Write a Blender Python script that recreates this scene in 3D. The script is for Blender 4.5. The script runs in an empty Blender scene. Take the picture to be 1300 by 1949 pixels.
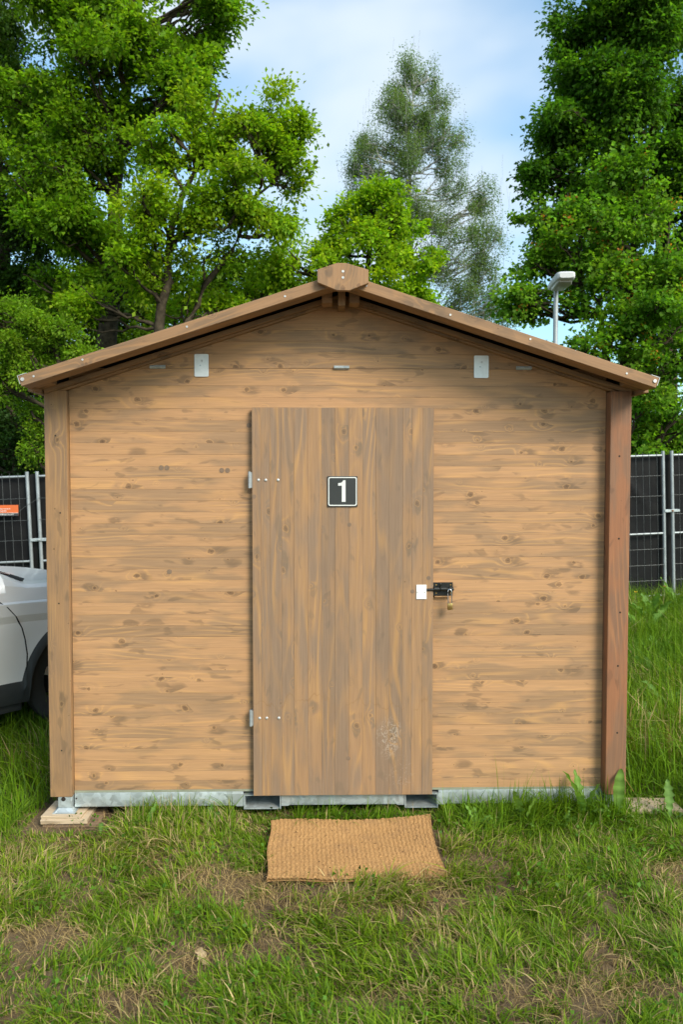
import bpy, bmesh, math, random
import numpy as np
from mathutils import Vector, Matrix
R = math.radians
random.seed(7)
rng = np.random.default_rng(11)
sc = bpy.context.scene
C = sc.collection

# ------------------------------------------------------------------ camera
cam = bpy.data.cameras.new('camera')
cam.sensor_fit = 'VERTICAL'; cam.sensor_height = 36.0
cam.lens = 1500.0 / 1949.0 * 36.0
cam.clip_start = 0.05; cam.clip_end = 2000
camo = bpy.data.objects.new('camera', cam); C.objects.link(camo)
camo.location = (-0.076, -3.95, 1.72)
camo.rotation_euler = (R(90 - 2.44), 0, R(-1.2))
cam.dof.use_dof = True; cam.dof.focus_distance = 3.95; cam.dof.aperture_fstop = 4.5
sc.camera = camo

# ------------------------------------------------------------------ sky, sun, exposure
SUN_AZ = math.atan2(0.62, -0.78); SUN_EL = R(38)
w = bpy.data.worlds.new('World'); sc.world = w; w.use_nodes = True
nt = w.node_tree; nt.nodes.clear()
sky = nt.nodes.new('ShaderNodeTexSky'); sky.sky_type = 'NISHITA'; sky.sun_disc = False
sky.sun_elevation = SUN_EL; sky.sun_rotation = SUN_AZ; sky.air_density = 1.15; sky.dust_density = 1.6; sky.ozone_density = 0.7
tc = nt.nodes.new('ShaderNodeTexCoord')
mp = nt.nodes.new('ShaderNodeMapping'); mp.inputs['Scale'].default_value = (1.0, 1.0, 2.3); mp.inputs['Location'].default_value = (0.35, 0.2, 0.55)
nt.links.new(tc.outputs['Generated'], mp.inputs['Vector'])
n1 = nt.nodes.new('ShaderNodeTexNoise'); n1.inputs['Scale'].default_value = 1.6; n1.inputs['Detail'].default_value = 4.5; n1.inputs['Roughness'].default_value = 0.5; n1.inputs['Distortion'].default_value = 0.25
nt.links.new(mp.outputs[0], n1.inputs['Vector'])
cr = nt.nodes.new('ShaderNodeMapRange'); cr.interpolation_type = 'SMOOTHSTEP'
cr.inputs['From Min'].default_value = 0.40; cr.inputs['From Max'].default_value = 0.60; cr.inputs['To Min'].default_value = 0.08; cr.inputs['To Max'].default_value = 0.85
nt.links.new(n1.outputs[0], cr.inputs['Value'])
mx = nt.nodes.new('ShaderNodeMix'); mx.data_type = 'RGBA'
mx.inputs['B'].default_value = (3.7, 4.15, 4.5, 1)
nt.links.new(cr.outputs[0], mx.inputs['Factor']); 
tn = nt.nodes.new('ShaderNodeMix'); tn.data_type = 'RGBA'; tn.blend_type = 'MULTIPLY'; tn.inputs['Factor'].default_value = 1.0; tn.inputs['B'].default_value = (0.80, 1.08, 1.14, 1)
nt.links.new(sky.outputs[0], tn.inputs['A']); nt.links.new(tn.outputs['Result'], mx.inputs['A'])
bg = nt.nodes.new('ShaderNodeBackground'); bg.inputs['Strength'].default_value = 0.120
out = nt.nodes.new('ShaderNodeOutputWorld')
nt.links.new(mx.outputs['Result'], bg.inputs['Color']); nt.links.new(bg.outputs[0], out.inputs['Surface'])

sl = bpy.data.lights.new('sun', 'SUN'); sl.energy = 2.2; sl.angle = R(24); sl.color = (1.0, 0.90, 0.76)
so = bpy.data.objects.new('sun', sl); C.objects.link(so)
sd = Vector((math.sin(SUN_AZ) * math.cos(SUN_EL), math.cos(SUN_AZ) * math.cos(SUN_EL), math.sin(SUN_EL)))
so.rotation_euler = sd.to_track_quat('Z', 'Y').to_euler()
so.location = sd * 30
sc.view_settings.view_transform = 'Standard'; sc.view_settings.look = 'None'
sc.view_settings.gamma = 1.0; sc.view_settings.use_curve_mapping = False
sc.view_settings.exposure = 1.0
sc.cycles.use_denoising = True
sc.cycles.max_bounces = 8; sc.cycles.transparent_max_bounces = 8

# ------------------------------------------------------------------ node helpers
class G:
    def __init__(s, name):
        s.m = bpy.data.materials.new(name); s.m.use_nodes = True
        s.t = s.m.node_tree; s.t.nodes.clear()
        s.out = s.n('ShaderNodeOutputMaterial')
    def n(s, typ, **kw):
        x = s.t.nodes.new(typ)
        for k, v in kw.items(): setattr(x, k, v)
        return x
    def put(s, sock, v):
        if v is None: return
        if hasattr(v, 'is_output'): s.t.links.new(v, sock)
        elif isinstance(v, (tuple, list)) and len(v) == 3 and sock.type == 'RGBA': sock.default_value = (*v, 1)
        else: sock.default_value = v
    def m_(s, op, a, b=None, c=None, clamp=False):
        x = s.n('ShaderNodeMath', operation=op, use_clamp=clamp)
        for i, v in enumerate((a, b, c)):
            if v is not None: s.put(x.inputs[i], v)
        return x.outputs[0]
    def v_(s, op, a, b=None):
        x = s.n('ShaderNodeVectorMath', operation=op)
        s.put(x.inputs[0], a)
        if b is not None: s.put(x.inputs[1], b)
        return x.outputs['Value'] if op in ('LENGTH', 'DISTANCE') else x.outputs[0]
    def mix(s, f, a, b, mode='MIX'):
        x = s.n('ShaderNodeMix', data_type='RGBA', blend_type=mode)
        s.put(x.inputs['Factor'], f); s.put(x.inputs['A'], a); s.put(x.inputs['B'], b)
        return x.outputs['Result']
    def noise(s, vec, scale=1.0, detail=2.0, rough=0.5, dim='3D', dist=0.0, col=False):
        x = s.n('ShaderNodeTexNoise', noise_dimensions=dim)
        s.put(x.inputs['Vector'], vec); x.inputs['Scale'].default_value = scale
        x.inputs['Detail'].default_value = detail; x.inputs['Roughness'].default_value = rough; x.inputs['Distortion'].default_value = dist
        return x.outputs['Color' if col else 0]
    def step(s, v, a, b, lo=0.0, hi=1.0):
        x = s.n('ShaderNodeMapRange', interpolation_type='SMOOTHSTEP')
        s.put(x.inputs['Value'], v); s.put(x.inputs['From Min'], a); s.put(x.inputs['From Max'], b)
        s.put(x.inputs['To Min'], lo); s.put(x.inputs['To Max'], hi)
        return x.outputs[0]
    def bsdf(s, col, rough=0.6, metal=0.0, spec=0.5, normal=None, coat=0.0):
        b = s.n('ShaderNodeBsdfPrincipled')
        s.put(b.inputs['Base Color'], col); s.put(b.inputs['Roughness'], rough); s.put(b.inputs['Metallic'], metal)
        b.inputs['Specular IOR Level'].default_value = spec; b.inputs['Coat Weight'].default_value = coat
        if normal is not None: s.put(b.inputs['Normal'], normal)
        return b.outputs[0]
    def bump(s, h, strength=0.3, dist=0.002):
        b = s.n('ShaderNodeBump'); b.inputs['Strength'].default_value = strength; b.inputs['Distance'].default_value = dist
        s.put(b.inputs['Height'], h); return b.outputs[0]
    def pos(s): return s.n('ShaderNodeNewGeometry').outputs['Position']
    def objc(s): return s.n('ShaderNodeTexCoord').outputs['Object']
    def done(s, sh):
        s.t.links.new(sh, s.out.inputs['Surface']); return s.m

def wood(name, light, grey, line, dark, stain=0.6, lo=0.40, hi=0.66, knotfreq=0.40, scuff=False, ringk=24.0, fgain=9.0, linek=0.50, rough=0.62, axis=2, pool=0.0):
    g = G(name)
    uv = g.n('ShaderNodeUVMap').outputs[0]
    tone = g.n('ShaderNodeAttribute', attribute_type='OBJECT', attribute_name='tone').outputs['Fac']
    sep = g.n('ShaderNodeSeparateXYZ'); g.put(sep.inputs[0], uv)
    v = sep.outputs[1]
    warp = g.noise(g.v_('MULTIPLY', uv, (7, 26, 0)), 1.0, 2.0, dim='2D', col=True)
    uvw = g.v_('ADD', uv, g.v_('MULTIPLY', g.v_('SUBTRACT', warp, (.5, .5, .5)), (.02, .012, 0)))
    f = g.noise(g.v_('MULTIPLY', uv, (0.62, 5.6, 0)), 1.0, 1.5, 0.45, dim='2D')
    # knots
    KS = (5.2, 13.0, 1.0)
    vo = g.n('ShaderNodeTexVoronoi', voronoi_dimensions='2D', feature='F1'); vo.inputs['Scale'].default_value = 1.0
    g.put(vo.inputs['Vector'], g.v_('MULTIPLY', uvw, KS))
    kp = g.v_('MULTIPLY', vo.outputs['Position'], (1 / KS[0], 1 / KS[1], 0))
    dv = g.v_('SUBTRACT', uvw, kp)
    wk = g.noise(g.v_('MULTIPLY', uv, (70, 95, 0)), 1.0, 2.0, dim='2D')
    d = g.m_('MULTIPLY_ADD', g.m_('SUBTRACT', wk, 0.5), 0.010, g.v_('LENGTH', g.v_('MULTIPLY', dv, (0.85, 1.0, 0))))
    cs = g.n('ShaderNodeSeparateColor'); g.put(cs.inputs[0], vo.outputs['Color'])
    rnd, rnd2 = cs.outputs[0], cs.outputs[1]
    has = g.m_('GREATER_THAN', rnd, knotfreq)
    r = g.m_('MULTIPLY', has, g.step(g.m_('POWER', rnd2, 2.0), 0.0, 1.0, 0.0018, 0.0120))
    km = g.step(d, g.m_('MULTIPLY', r, 1.25), g.m_('MULTIPLY', r, 0.85))
    krim = g.m_('MULTIPLY', g.step(d, g.m_('MULTIPLY', r, 1.75), g.m_('MULTIPLY', r, 1.15)), g.m_('SUBTRACT', 1.0, km))
    sg = g.m_('ADD', g.m_('MULTIPLY', r, 2.2), 0.004)
    q = g.m_('DIVIDE', d, sg)
    bulge = g.m_('MULTIPLY', has, g.m_('EXPONENT', g.m_('MULTIPLY', g.m_('MULTIPLY', q, q), -0.5)))
    # growth rings
    fld = g.m_('ADD', g.m_('ADD', g.m_('MULTIPLY', v, ringk), g.m_('MULTIPLY', f, fgain)), g.m_('MULTIPLY', bulge, 1.7))
    s_ = g.m_('SINE', g.m_('MULTIPLY', fld, 6.2832))
    s01 = g.m_('MULTIPLY_ADD', s_, 0.5, 0.5)
    lines = g.m_('POWER', s01, 4.0)
    linemask = g.step(g.noise(g.v_('MULTIPLY', uv, (1.6, 9, 0)), 1.0, 1.0, dim='2D'), 0.44, 0.66)
    fine = g.noise(g.v_('MULTIPLY', uvw, (5.0, 260, 0)), 1.0, 3.0, 0.6, dim='2D')
    mid = g.noise(g.v_('MULTIPLY', uvw, (1.6, 75, 0)), 1.0, 2.0, 0.55, dim='2D')
    # stain taken up unevenly
    st = g.noise(g.v_('MULTIPLY', uvw, (2.6, 9, 0)), 1.0, 3.0, 0.5, dim='2D')
    gs = g.n('ShaderNodeSeparateXYZ'); g.put(gs.inputs[0], g.n('ShaderNodeTexCoord').outputs['Generated'])
    low = g.m_('SUBTRACT', 1.0, gs.outputs[axis])
    along = g.noise(g.v_('MULTIPLY', uv, (1.7, 0.01, 0)), 1.0, 2.0, dim='2D')
    lw = g.m_('MULTIPLY', g.step(low, 0.35, 1.0), g.step(along, 0.40, 0.62))
    up_ = g.m_('MULTIPLY', g.step(low, 0.45, 0.05), g.step(along, 0.56, 0.40, 0, 0.7))
    pl = g.m_('MULTIPLY', g.m_('ADD', lw, up_), pool)
    stn = g.step(g.m_('ADD', g.m_('ADD', st, tone), pl), lo, hi, 0.0, stain)
    # dark tails beside the knots
    ofs = g.n('ShaderNodeCombineXYZ'); g.put(ofs.inputs[0], g.m_('MULTIPLY', g.m_('SUBTRACT', cs.outputs[2], 0.42), 0.10)); g.put(ofs.inputs[1], g.m_('MULTIPLY', g.m_('SUBTRACT', rnd, 0.75), 0.07))
    dv2 = g.v_('SUBTRACT', g.v_('ADD', dv, g.v_('MULTIPLY', g.v_('SUBTRACT', warp, (.5, .5, .5)), (.05, .02, 0))), ofs.outputs[0])
    d2 = g.v_('LENGTH', g.v_('MULTIPLY', dv2, (0.62, 1.15, 0)))
    tail = g.m_('MULTIPLY', g.step(d2, g.m_('MULTIPLY_ADD', cs.outputs[2], 0.026, 0.022), 0.014), g.m_('MULTIPLY', g.step(rnd2, 0.38, 0.62), has))
    bl = g.noise(g.v_('MULTIPLY', uvw, (9, 34, 0)), 1.0, 3.0, 0.6, dim='2D')
    blot = g.m_('MULTIPLY', g.step(g.noise(g.v_('MULTIPLY', uvw, (6.5, 21, 0)), 1.0, 2.0, 0.5, dim='2D', dist=0.4), 0.63, 0.73), 0.72)
    tail = g.m_('ADD', g.m_('MULTIPLY', g.m_('MULTIPLY', tail, g.step(bl, 0.34, 0.48)), g.step(low, 0.05, 0.75, 1.0 - 2.2 * min(pool, .3), 1.0)), g.m_('MULTIPLY', blot, g.step(mid, 0.2, 0.6, 0.55, 1.0)), clamp=True)
    col = g.mix(stn, light, grey)
    col = g.mix(g.m_('MULTIPLY', lines, g.m_('MULTIPLY_ADD', linemask, linek, 0.16)), col, line)
    col = g.mix(g.m_('MULTIPLY', tail, 0.60), col, dark)
    col = g.mix(g.m_('MULTIPLY', krim, 0.42), col, line)
    col = g.mix(g.m_('MULTIPLY', km, 0.52), col, (dark[0] * 1.05, dark[1] * 0.85, dark[2] * 0.7))
    core = g.step(d, g.m_('MULTIPLY', r, 0.4), g.m_('MULTIPLY', r, 0.15))
    col = g.mix(g.m_('MULTIPLY', core, 0.4), col, (dark[0] * 0.5, dark[1] * 0.42, dark[2] * 0.4))
    bright = g.m_('SUBTRACT', g.m_('ADD', g.step(fine, 0.25, 0.75, 0.91, 1.07), g.step(mid, 0.28, 0.72, -0.055, 0.045)), g.m_('MULTIPLY', tone, 0.45))
    col = g.v_('MULTIPLY', col, g.comb(bright))
    h = g.m_('ADD', g.m_('MULTIPLY', fine, 0.5), g.m_('MULTIPLY', s01, 0.25))
    if scuff:
        p = g.pos()
        sp = g.n('ShaderNodeSeparateXYZ'); g.put(sp.inputs[0], p)
        wn = g.noise(p, 7.0, 4.0, 0.65)
        e = g.m_('ADD', g.v_('LENGTH', g.v_('MULTIPLY', g.v_('SUBTRACT', p, (0.245, 0, 0.415)), (13, 0, 8.0))), g.m_('MULTIPLY', wn, 1.2))
        fib = g.noise(g.v_('MULTIPLY', p, (60, 60, 45)), 1.0, 3.0, 0.6, dist=1.5)
        e2 = g.m_('ADD', g.v_('LENGTH', g.v_('MULTIPLY', g.v_('SUBTRACT', p, (0.30, 0, 0.24)), (11, 0, 8))), g.m_('MULTIPLY', wn, 1.6))
        mk = g.m_('MULTIPLY', g.step(e, 1.6, 1.05), g.step(fib, 0.48, 0.60))
        mk = g.m_('ADD', mk, g.m_('MULTIPLY', g.m_('MULTIPLY', g.step(e2, 1.7, 1.1), g.step(fib, 0.53, 0.66)), 0.5), clamp=True)
        col = g.mix(g.m_('MULTIPLY', mk, 0.38), col, (0.52, 0.45, 0.37))
        # dried water marks
        wv = g.m_('ADD', sp.outputs[2], g.m_('MULTIPLY', g.noise(g.v_('MULTIPLY', p, (7, 0, 2.5)), 1.0, 3.0, 0.6), -0.42))
        tide = g.step(g.m_('ABSOLUTE', g.m_('SUBTRACT', wv, 0.40)), 0.010, 0.0)
        tide = g.m_('MULTIPLY', tide, g.step(g.noise(p, 5.0, 2.0), 0.42, 0.62))
        col = g.mix(g.m_('MULTIPLY', tide, 0.35), col, (0.22, 0.11, 0.035))
    return g.done(g.bsdf(col, rough, 0, 0.35, g.bump(h, 0.22, 0.0012)))

def _comb(s, v):
    x = s.n('ShaderNodeCombineXYZ')
    for i in range(3): s.put(x.inputs[i], v)
    return x.outputs[0]
G.comb = _comb

def plain(name, col, rough=0.6, metal=0.0, var=0.12, scale=12.0, bumps=0.0, spec=0.5, coat=0.0):
    g = G(name)
    n = g.noise(g.objc(), scale, 4.0, 0.6)
    c = g.v_('MULTIPLY', tuple(col), g.comb(g.step(n, 0.25, 0.75, 1 - var, 1 + var)))
    rr = g.step(n, 0.2, 0.8, rough * 0.9, min(1, rough * 1.1))
    nm = g.bump(g.noise(g.objc(), scale * 6, 3.0), bumps, 0.003) if bumps else None
    return g.done(g.bsdf(c, rr, metal, spec, nm, coat))

def leafmat(name, trans=0.35, rough=0.5, spec=0.14, tgain=(1.5, 1.55, 0.6)):
    g = G(name)
    a = g.n('ShaderNodeAttribute', attribute_name='tint').outputs['Color']
    b = g.bsdf(a, rough, 0, spec)
    t = g.n('ShaderNodeBsdfTranslucent'); g.put(t.inputs[0], g.v_('MULTIPLY', a, tgain))
    mxs = g.n('ShaderNodeMixShader'); mxs.inputs[0].default_value = trans
    g.t.links.new(b, mxs.inputs[1]); g.t.links.new(t.outputs[0], mxs.inputs[2])
    return g.done(mxs.outputs[0])

M = {}
M['wall'] = wood('stained_spruce', (0.430, 0.240, 0.116), (0.295, 0.182, 0.101), (0.545, 0.300, 0.120), (0.125, 0.082, 0.050), 0.80, 0.46, 0.64, pool=0.10)
M['door'] = wood('stained_spruce_door', (0.318, 0.186, 0.097), (0.250, 0.164, 0.105), (0.46, 0.250, 0.092), (0.165, 0.118, 0.078), 1.0, 0.36, 0.62, 0.68, scuff=True, ringk=16, fgain=7.5, linek=0.42)
M['post'] = wood('stained_post', (0.310, 0.178, 0.086), (0.222, 0.138, 0.080), (0.39, 0.225, 0.09), (0.115, 0.080, 0.048), 0.7, ringk=30)
M['redpost'] = wood('red_brown_post', (0.285, 0.122, 0.058), (0.205, 0.112, 0.066), (0.37, 0.165, 0.070), (0.12, 0.062, 0.037), 0.8, 0.42, 0.6, 0.6, ringk=26)
M['barge'] = wood('stained_barge', (0.300, 0.170, 0.084), (0.200, 0.126, 0.072), (0.37, 0.20, 0.088), (0.12, 0.080, 0.05), 0.8, ringk=30)
M['pale'] = wood('pale_offcut', (0.52, 0.40, 0.27), (0.42, 0.33, 0.235), (0.56, 0.42, 0.26), (0.30, 0.22, 0.14), 0.5, knotfreq=0.8)
M['brown_offcut'] = wood('brown_offcut', (0.26, 0.17, 0.105), (0.18, 0.13, 0.09), (0.30, 0.19, 0.11), (0.10, 0.07, 0.045), 0.6, knotfreq=0.8)
M['plug'] = plain('wood_plug', (0.19, 0.125, 0.08), 0.7, var=0.15, scale=60)
M['hole'] = plain('dark_hole', (0.02, 0.014, 0.01), 0.9)
M['blackroof'] = plain('bitumen_sheet', (0.012, 0.012, 0.013), 0.8, bumps=0.3)
M['strip'] = plain('membrane_strip', (0.25, 0.26, 0.19), 0.6)
M['zinc'] = plain('zinc_screw', (0.55, 0.55, 0.53), 0.5, 0.5, 0.1, 60)
M['blackmetal'] = plain('black_metal', (0.018, 0.019, 0.018), 0.42, 0.3, 0.2, 40)
M['signblack'] = plain('sign_black', (0.030, 0.032, 0.030), 0.38, 0, 0.06, 10)
M['signwhite'] = plain('sign_white', (0.66, 0.67, 0.64), 0.5, 0, 0.05, 10)
M['white'] = plain('white_plate', (0.78, 0.78, 0.75), 0.4, 0, 0.03, 10)
M['plate'] = plain('pale_zinc', (0.74, 0.76, 0.74), 0.42, 0.25, 0.08, 30)
M['brass'] = plain('brass', (0.62, 0.42, 0.16), 0.28, 1.0, 0.08, 40)
M['steel'] = plain('steel', (0.75, 0.75, 0.76), 0.22, 1.0, 0.06, 40)
M['rust'] = plain('rust', (0.20, 0.085, 0.035), 0.8, 0, 0.3, 60)
M['lampgrey'] = plain('lamp_grey', (0.56, 0.57, 0.56), 0.5, 0, 0.05, 5)
M['lampglass'] = plain('lamp_cover', (0.42, 0.40, 0.35), 0.35, 0, 0.08, 6)
M['pole'] = plain('galvanised_pole', (0.36, 0.39, 0.40), 0.5, 0.5, 0.12, 9)
M['wire'] = plain('galvanised_wire', (0.12, 0.13, 0.128), 0.5, 0.5, 0.12, 9)
M['orange'] = plain('orange_print', (0.62, 0.13, 0.03), 0.5, 0, 0.05, 9)
M['cardback'] = plain('dark_print', (0.05, 0.05, 0.055), 0.5)
M['bark'] = plain('bark', (0.052, 0.041, 0.027), 0.95, 0, 0.55, 11, 1.0, spec=0.1)
M['birchbark'] = plain('birch_bark', (0.30, 0.30, 0.27), 0.8, 0, 0.5, 3, 0.4)
M['paint'] = plain('silver_paint', (0.70, 0.70, 0.685), 0.34, 0.12, 0.02, 3, coat=0.25)
M['clad'] = plain('grey_cladding', (0.030, 0.034, 0.035), 0.6, 0, 0.12, 30)
M['tyre'] = plain('tyre_rubber', (0.030, 0.030, 0.028), 0.8, 0, 0.2, 30)
M['carglass'] = plain('car_glass', (0.010, 0.013, 0.014), 0.05, 0, 0.0, 3)
M['gap'] = plain('panel_gap', (0.006, 0.006, 0.006), 0.9)
M['lens'] = plain('lamp_lens', (0.35, 0.36, 0.38), 0.12, 0.4)
M['redlens'] = plain('red_lens', (0.35, 0.02, 0.015), 0.15)
M['flower'] = plain('yellow_petal', (0.75, 0.48, 0.02), 0.6)
M['leaf'] = leafmat('leaf', 0.5)
M['leaf_dark'] = leafmat('leaf_edge_darkened', 0.30)  # less translucent: vignetting and shadow of the left edge put into the leaves
M['grass'] = leafmat('grass_blade', 0.35, 0.5, 0.18, (1.25, 1.25, 0.6))
M['dryleaf'] = plain('dry_leaf', (0.42, 0.31, 0.17), 0.8, 0, 0.25, 40)

g = G('galvanised'); vv = g.n('ShaderNodeTexVoronoi', feature='F1'); vv.inputs['Scale'].default_value = 42
g.put(vv.inputs['Vector'], g.v_('ADD', g.objc(), g.v_('MULTIPLY', g.noise(g.objc(), 18, 3, col=True), (.05, .05, .05))))
cs = g.n('ShaderNodeSeparateColor'); g.put(cs.inputs[0], vv.outputs['Color'])
dirt = g.step(g.noise(g.objc(), 5, 5, 0.65), 0.48, 0.75)
gc = g.v_('MULTIPLY', (0.50, 0.55, 0.56), g.comb(g.step(cs.outputs[0], 0, 1, 0.84, 1.12)))
gc = g.mix(g.m_('MULTIPLY', dirt, 0.45), gc, (0.30, 0.30, 0.27))
M['galv'] = g.done(g.bsdf(gc, g.step(cs.outputs[1], 0, 1, 0.38, 0.58), 0.55, 0.5, g.bump(g.noise(g.objc(), 90, 3), 0.15, 0.002)))

g = G('shade_cloth'); p = g.objc()
n = g.noise(p, 3.0, 4.0, 0.6)
M['cloth'] = g.done(g.bsdf(g.mix(g.step(n, .3, .7), (0.008, 0.008, 0.009), (0.014, 0.014, 0.014)), 0.6, 0, 0.14, g.bump(g.noise(p, 120, 2), 0.2, 0.002)))

g = G('coir'); p = g.objc()
f1 = g.noise(p, 420, 3, 0.7); f2 = g.noise(p, 9, 4, 0.6); f3 = g.noise(p, 95, 3, 0.6)
cc = g.mix(g.step(f1, 0.3, 0.7), (0.28, 0.150, 0.056), (0.56, 0.330, 0.142))
cc = g.mix(g.step(f3, 0.58, 0.74, 0, 0.55), cc, (0.20, 0.095, 0.038))
cc = g.mix(g.step(f2, 0.48, 0.72, 0, 0.5), cc, (0.30, 0.175, 0.085))
cc = g.mix(g.step(g.noise(p, 38, 2, 0.5), 0.66, 0.72, 0, 0.75), cc, (0.10, 0.055, 0.028))
M['coir'] = g.done(g.bsdf(cc, 0.95, 0, 0.1, g.bump(f1, 0.8, 0.004)))

g = G('soil'); p = g.pos()
a1 = g.noise(p, 2.4, 6, 0.65); a2 = g.noise(p, 55, 5, 0.7); a3 = g.noise(g.v_('MULTIPLY', p, (1, 1, 1)), 260, 3, 0.7)
s1 = g.mix(g.step(a1, 0.35, 0.65), (0.105, 0.070, 0.043), (0.175, 0.125, 0.075))
s1 = g.mix(g.step(a2, 0.40, 0.72, 0, 0.7), s1, (0.25, 0.185, 0.105))
s1 = g.v_('MULTIPLY', s1, g.comb(g.step(a3, 0.25, 0.75, 0.6, 1.25)))
sp = g.n('ShaderNodeSeparateXYZ'); g.put(sp.inputs[0], p)
far = g.step(sp.outputs[1], 0.6, 3.0)
s1 = g.mix(far, s1, g.mix(a2, (0.020, 0.045, 0.010), (0.045, 0.085, 0.018)))
M['soil'] = g.done(g.bsdf(s1, 0.95, 0, 0.15, g.bump(g.m_('ADD', g.m_('MULTIPLY', a2, 1.0), g.m_('MULTIPLY', a3, 0.35)), 0.9, 0.012)))

# ------------------------------------------------------------------ object helpers
def link(o, parent=None, label=None, cat=None, group=None, kind=None):
    C.objects.link(o)
    if parent is not None: o.parent = parent
    if label: o['label'] = label
    if cat: o['category'] = cat
    if group: o['group'] = group
    if kind: o['kind'] = kind
    return o
def empty(name, loc=(0, 0, 0), label=None, cat=None, group=None, rz=0.0):
    o = bpy.data.objects.new(name, None); o.empty_display_size = 0.1
    o.location = loc; o.rotation_euler = (0, 0, rz)
    return link(o, None, label, cat, group)
def finish(name, bm, mat, parent=None, grain=None, tone=0.0, smooth=False, loc=(0, 0, 0), **kw):
    """bmesh -> one object; grain = axis (0/1/2) the wood fibres run along: UV in metres, shifted at random"""
    me = bpy.data.meshes.new(name)
    if grain is not None:
        uvl = bm.loops.layers.uv.new('UVMap')
        ou, ov = rng.uniform(0, 60), rng.uniform(0, 60)
        bm.normal_update()
        for fa in bm.faces:
            nrm = fa.normal; ax = [i for i in range(3) if i != grain]
            va = ax[0] if abs(nrm[ax[0]]) < abs(nrm[ax[1]]) else ax[1]
            end = abs(nrm[grain]) > 0.8
            for lp in fa.loops:
                co = lp.vert.co
                if end: lp[uvl].uv = (ou + co[ax[0]] * 0.5, ov + co[ax[1]])
                else: lp[uvl].uv = (ou + co[grain], ov + co[va])
    bmesh.ops.recalc_face_normals(bm, faces=bm.faces)
    bm.to_mesh(me); bm.free()
    if smooth: me.shade_smooth(); me.set_sharp_from_angle(angle=R(38))
    mats = mat if isinstance(mat, list) else [mat]
    for mm in mats: me.materials.append(M[mm])
    o = bpy.data.objects.new(name, me); o.location = loc
    if grain is not None: o['tone'] = float(tone)
    return link(o, parent, **kw)
def bbox(bm, x0, x1, y0, y1, z0, z1, bev=0.0, seg=1, mtx=None):
    r = bmesh.ops.create_cube(bm, size=1.0)
    vs = r['verts']
    for v in vs: v.co = Vector(((x0 + x1) / 2 + v.co.x * (x1 - x0), (y0 + y1) / 2 + v.co.y * (y1 - y0), (z0 + z1) / 2 + v.co.z * (z1 - z0)))
    if bev > 0:
        es = list({e for v in vs for e in v.link_edges})
        rr = bmesh.ops.bevel(bm, geom=es, offset=bev, segments=seg, affect='EDGES', profile=0.6)
        vs = list({v for v in rr['verts']} | {v for v in vs if v.is_valid})
    if mtx is not None:
        bmesh.ops.transform(bm, matrix=mtx, verts=[v for v in vs if v.is_valid])
def box(name, x0, x1, y0, y1, z0, z1, mat, parent=None, bev=0.001, grain=None, seg=1, **kw):
    bm = bmesh.new(); bbox(bm, x0, x1, y0, y1, z0, z1, bev, seg)
    return finish(name, bm, mat, parent, grain, **kw)
def prism(bm, pts, y0, y1, bev=0.0):
    """polygon in xz swept from y0 to y1"""
    a = [bm.verts.new((x, y0, z)) for x, z in pts]; b = [bm.verts.new((x, y1, z)) for x, z in pts]
    n = len(pts); bm.faces.new(a); bm.faces.new(b[::-1])
    for i in range(n): bm.faces.new((a[i], b[i], b[(i + 1) % n], a[(i + 1) % n]))
    if bev: bmesh.ops.bevel(bm, geom=list(bm.edges), offset=bev, segments=1, affect='EDGES')
def cyl(bm, p0, p1, r0, r1=None, n=12, cap=True):
    p0, p1 = Vector(p0), Vector(p1); r1 = r0 if r1 is None else r1
    q = (p1 - p0).to_track_quat('Z', 'Y')
    A = []; B = []
    for i in range(n):
        t = 2 * math.pi * i / n; o = Vector((math.cos(t), math.sin(t), 0))
        A.append(bm.verts.new(p0 + q @ (o * r0))); B.append(bm.verts.new(p1 + q @ (o * r1)))
    for i in range(n): bm.faces.new((A[i], A[(i + 1) % n], B[(i + 1) % n], B[i]))
    if cap: bm.faces.new(A[::-1]); bm.faces.new(B)
def tubepath(bm, pts, r, n=8):
    pts = [Vector(p) for p in pts]; rings = []
    for i, p in enumerate(pts):
        d = (pts[min(i + 1, len(pts) - 1)] - pts[max(i - 1, 0)]).normalized(); q = d.to_track_quat('Z', 'Y')
        rr = r[i] if isinstance(r, (list, tuple)) else r
        rings.append([bm.verts.new(p + q @ Vector((math.cos(2 * math.pi * k / n) * rr, math.sin(2 * math.pi * k / n) * rr, 0))) for k in range(n)])
    for a, b in zip(rings, rings[1:]):
        for k in range(n): bm.faces.new((a[k], a[(k + 1) % n], b[(k + 1) % n], b[k]))
    bm.faces.new(rings[0][::-1]); bm.faces.new(rings[-1])
def npmesh(name, V, F, mat, tint=None, smooth=False):
    """V (n,3), F list of (m,k) index arrays"""
    me = bpy.data.meshes.new(name)
    V = np.asarray(V, np.float32)
    F = [np.asarray(f, np.int32) for f in F if len(f)]
    nl = sum(f.size for f in F); npoly = sum(len(f) for f in F)
    me.vertices.add(len(V)); me.loops.add(nl); me.polygons.add(npoly)
    me.vertices.foreach_set('co', V.ravel())
    me.loops.foreach_set('vertex_index', np.concatenate([f.ravel() for f in F]))
    tot = np.concatenate([np.full(len(f), f.shape[1], np.int32) for f in F])
    me.polygons.foreach_set('loop_start', np.concatenate([[0], np.cumsum(tot)[:-1]]).astype(np.int32))
    me.polygons.foreach_set('loop_total', tot)
    me.update(calc_edges=True)
    if tint is not None:
        at = me.attributes.new('tint', 'FLOAT_COLOR', 'POINT')
        t = np.ones((len(V), 4), np.float32); t[:, :3] = tint
        at.data.foreach_set('color', t.ravel())
    me.materials.append(M[mat])
    if smooth: me.shade_smooth()
    return me

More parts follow.
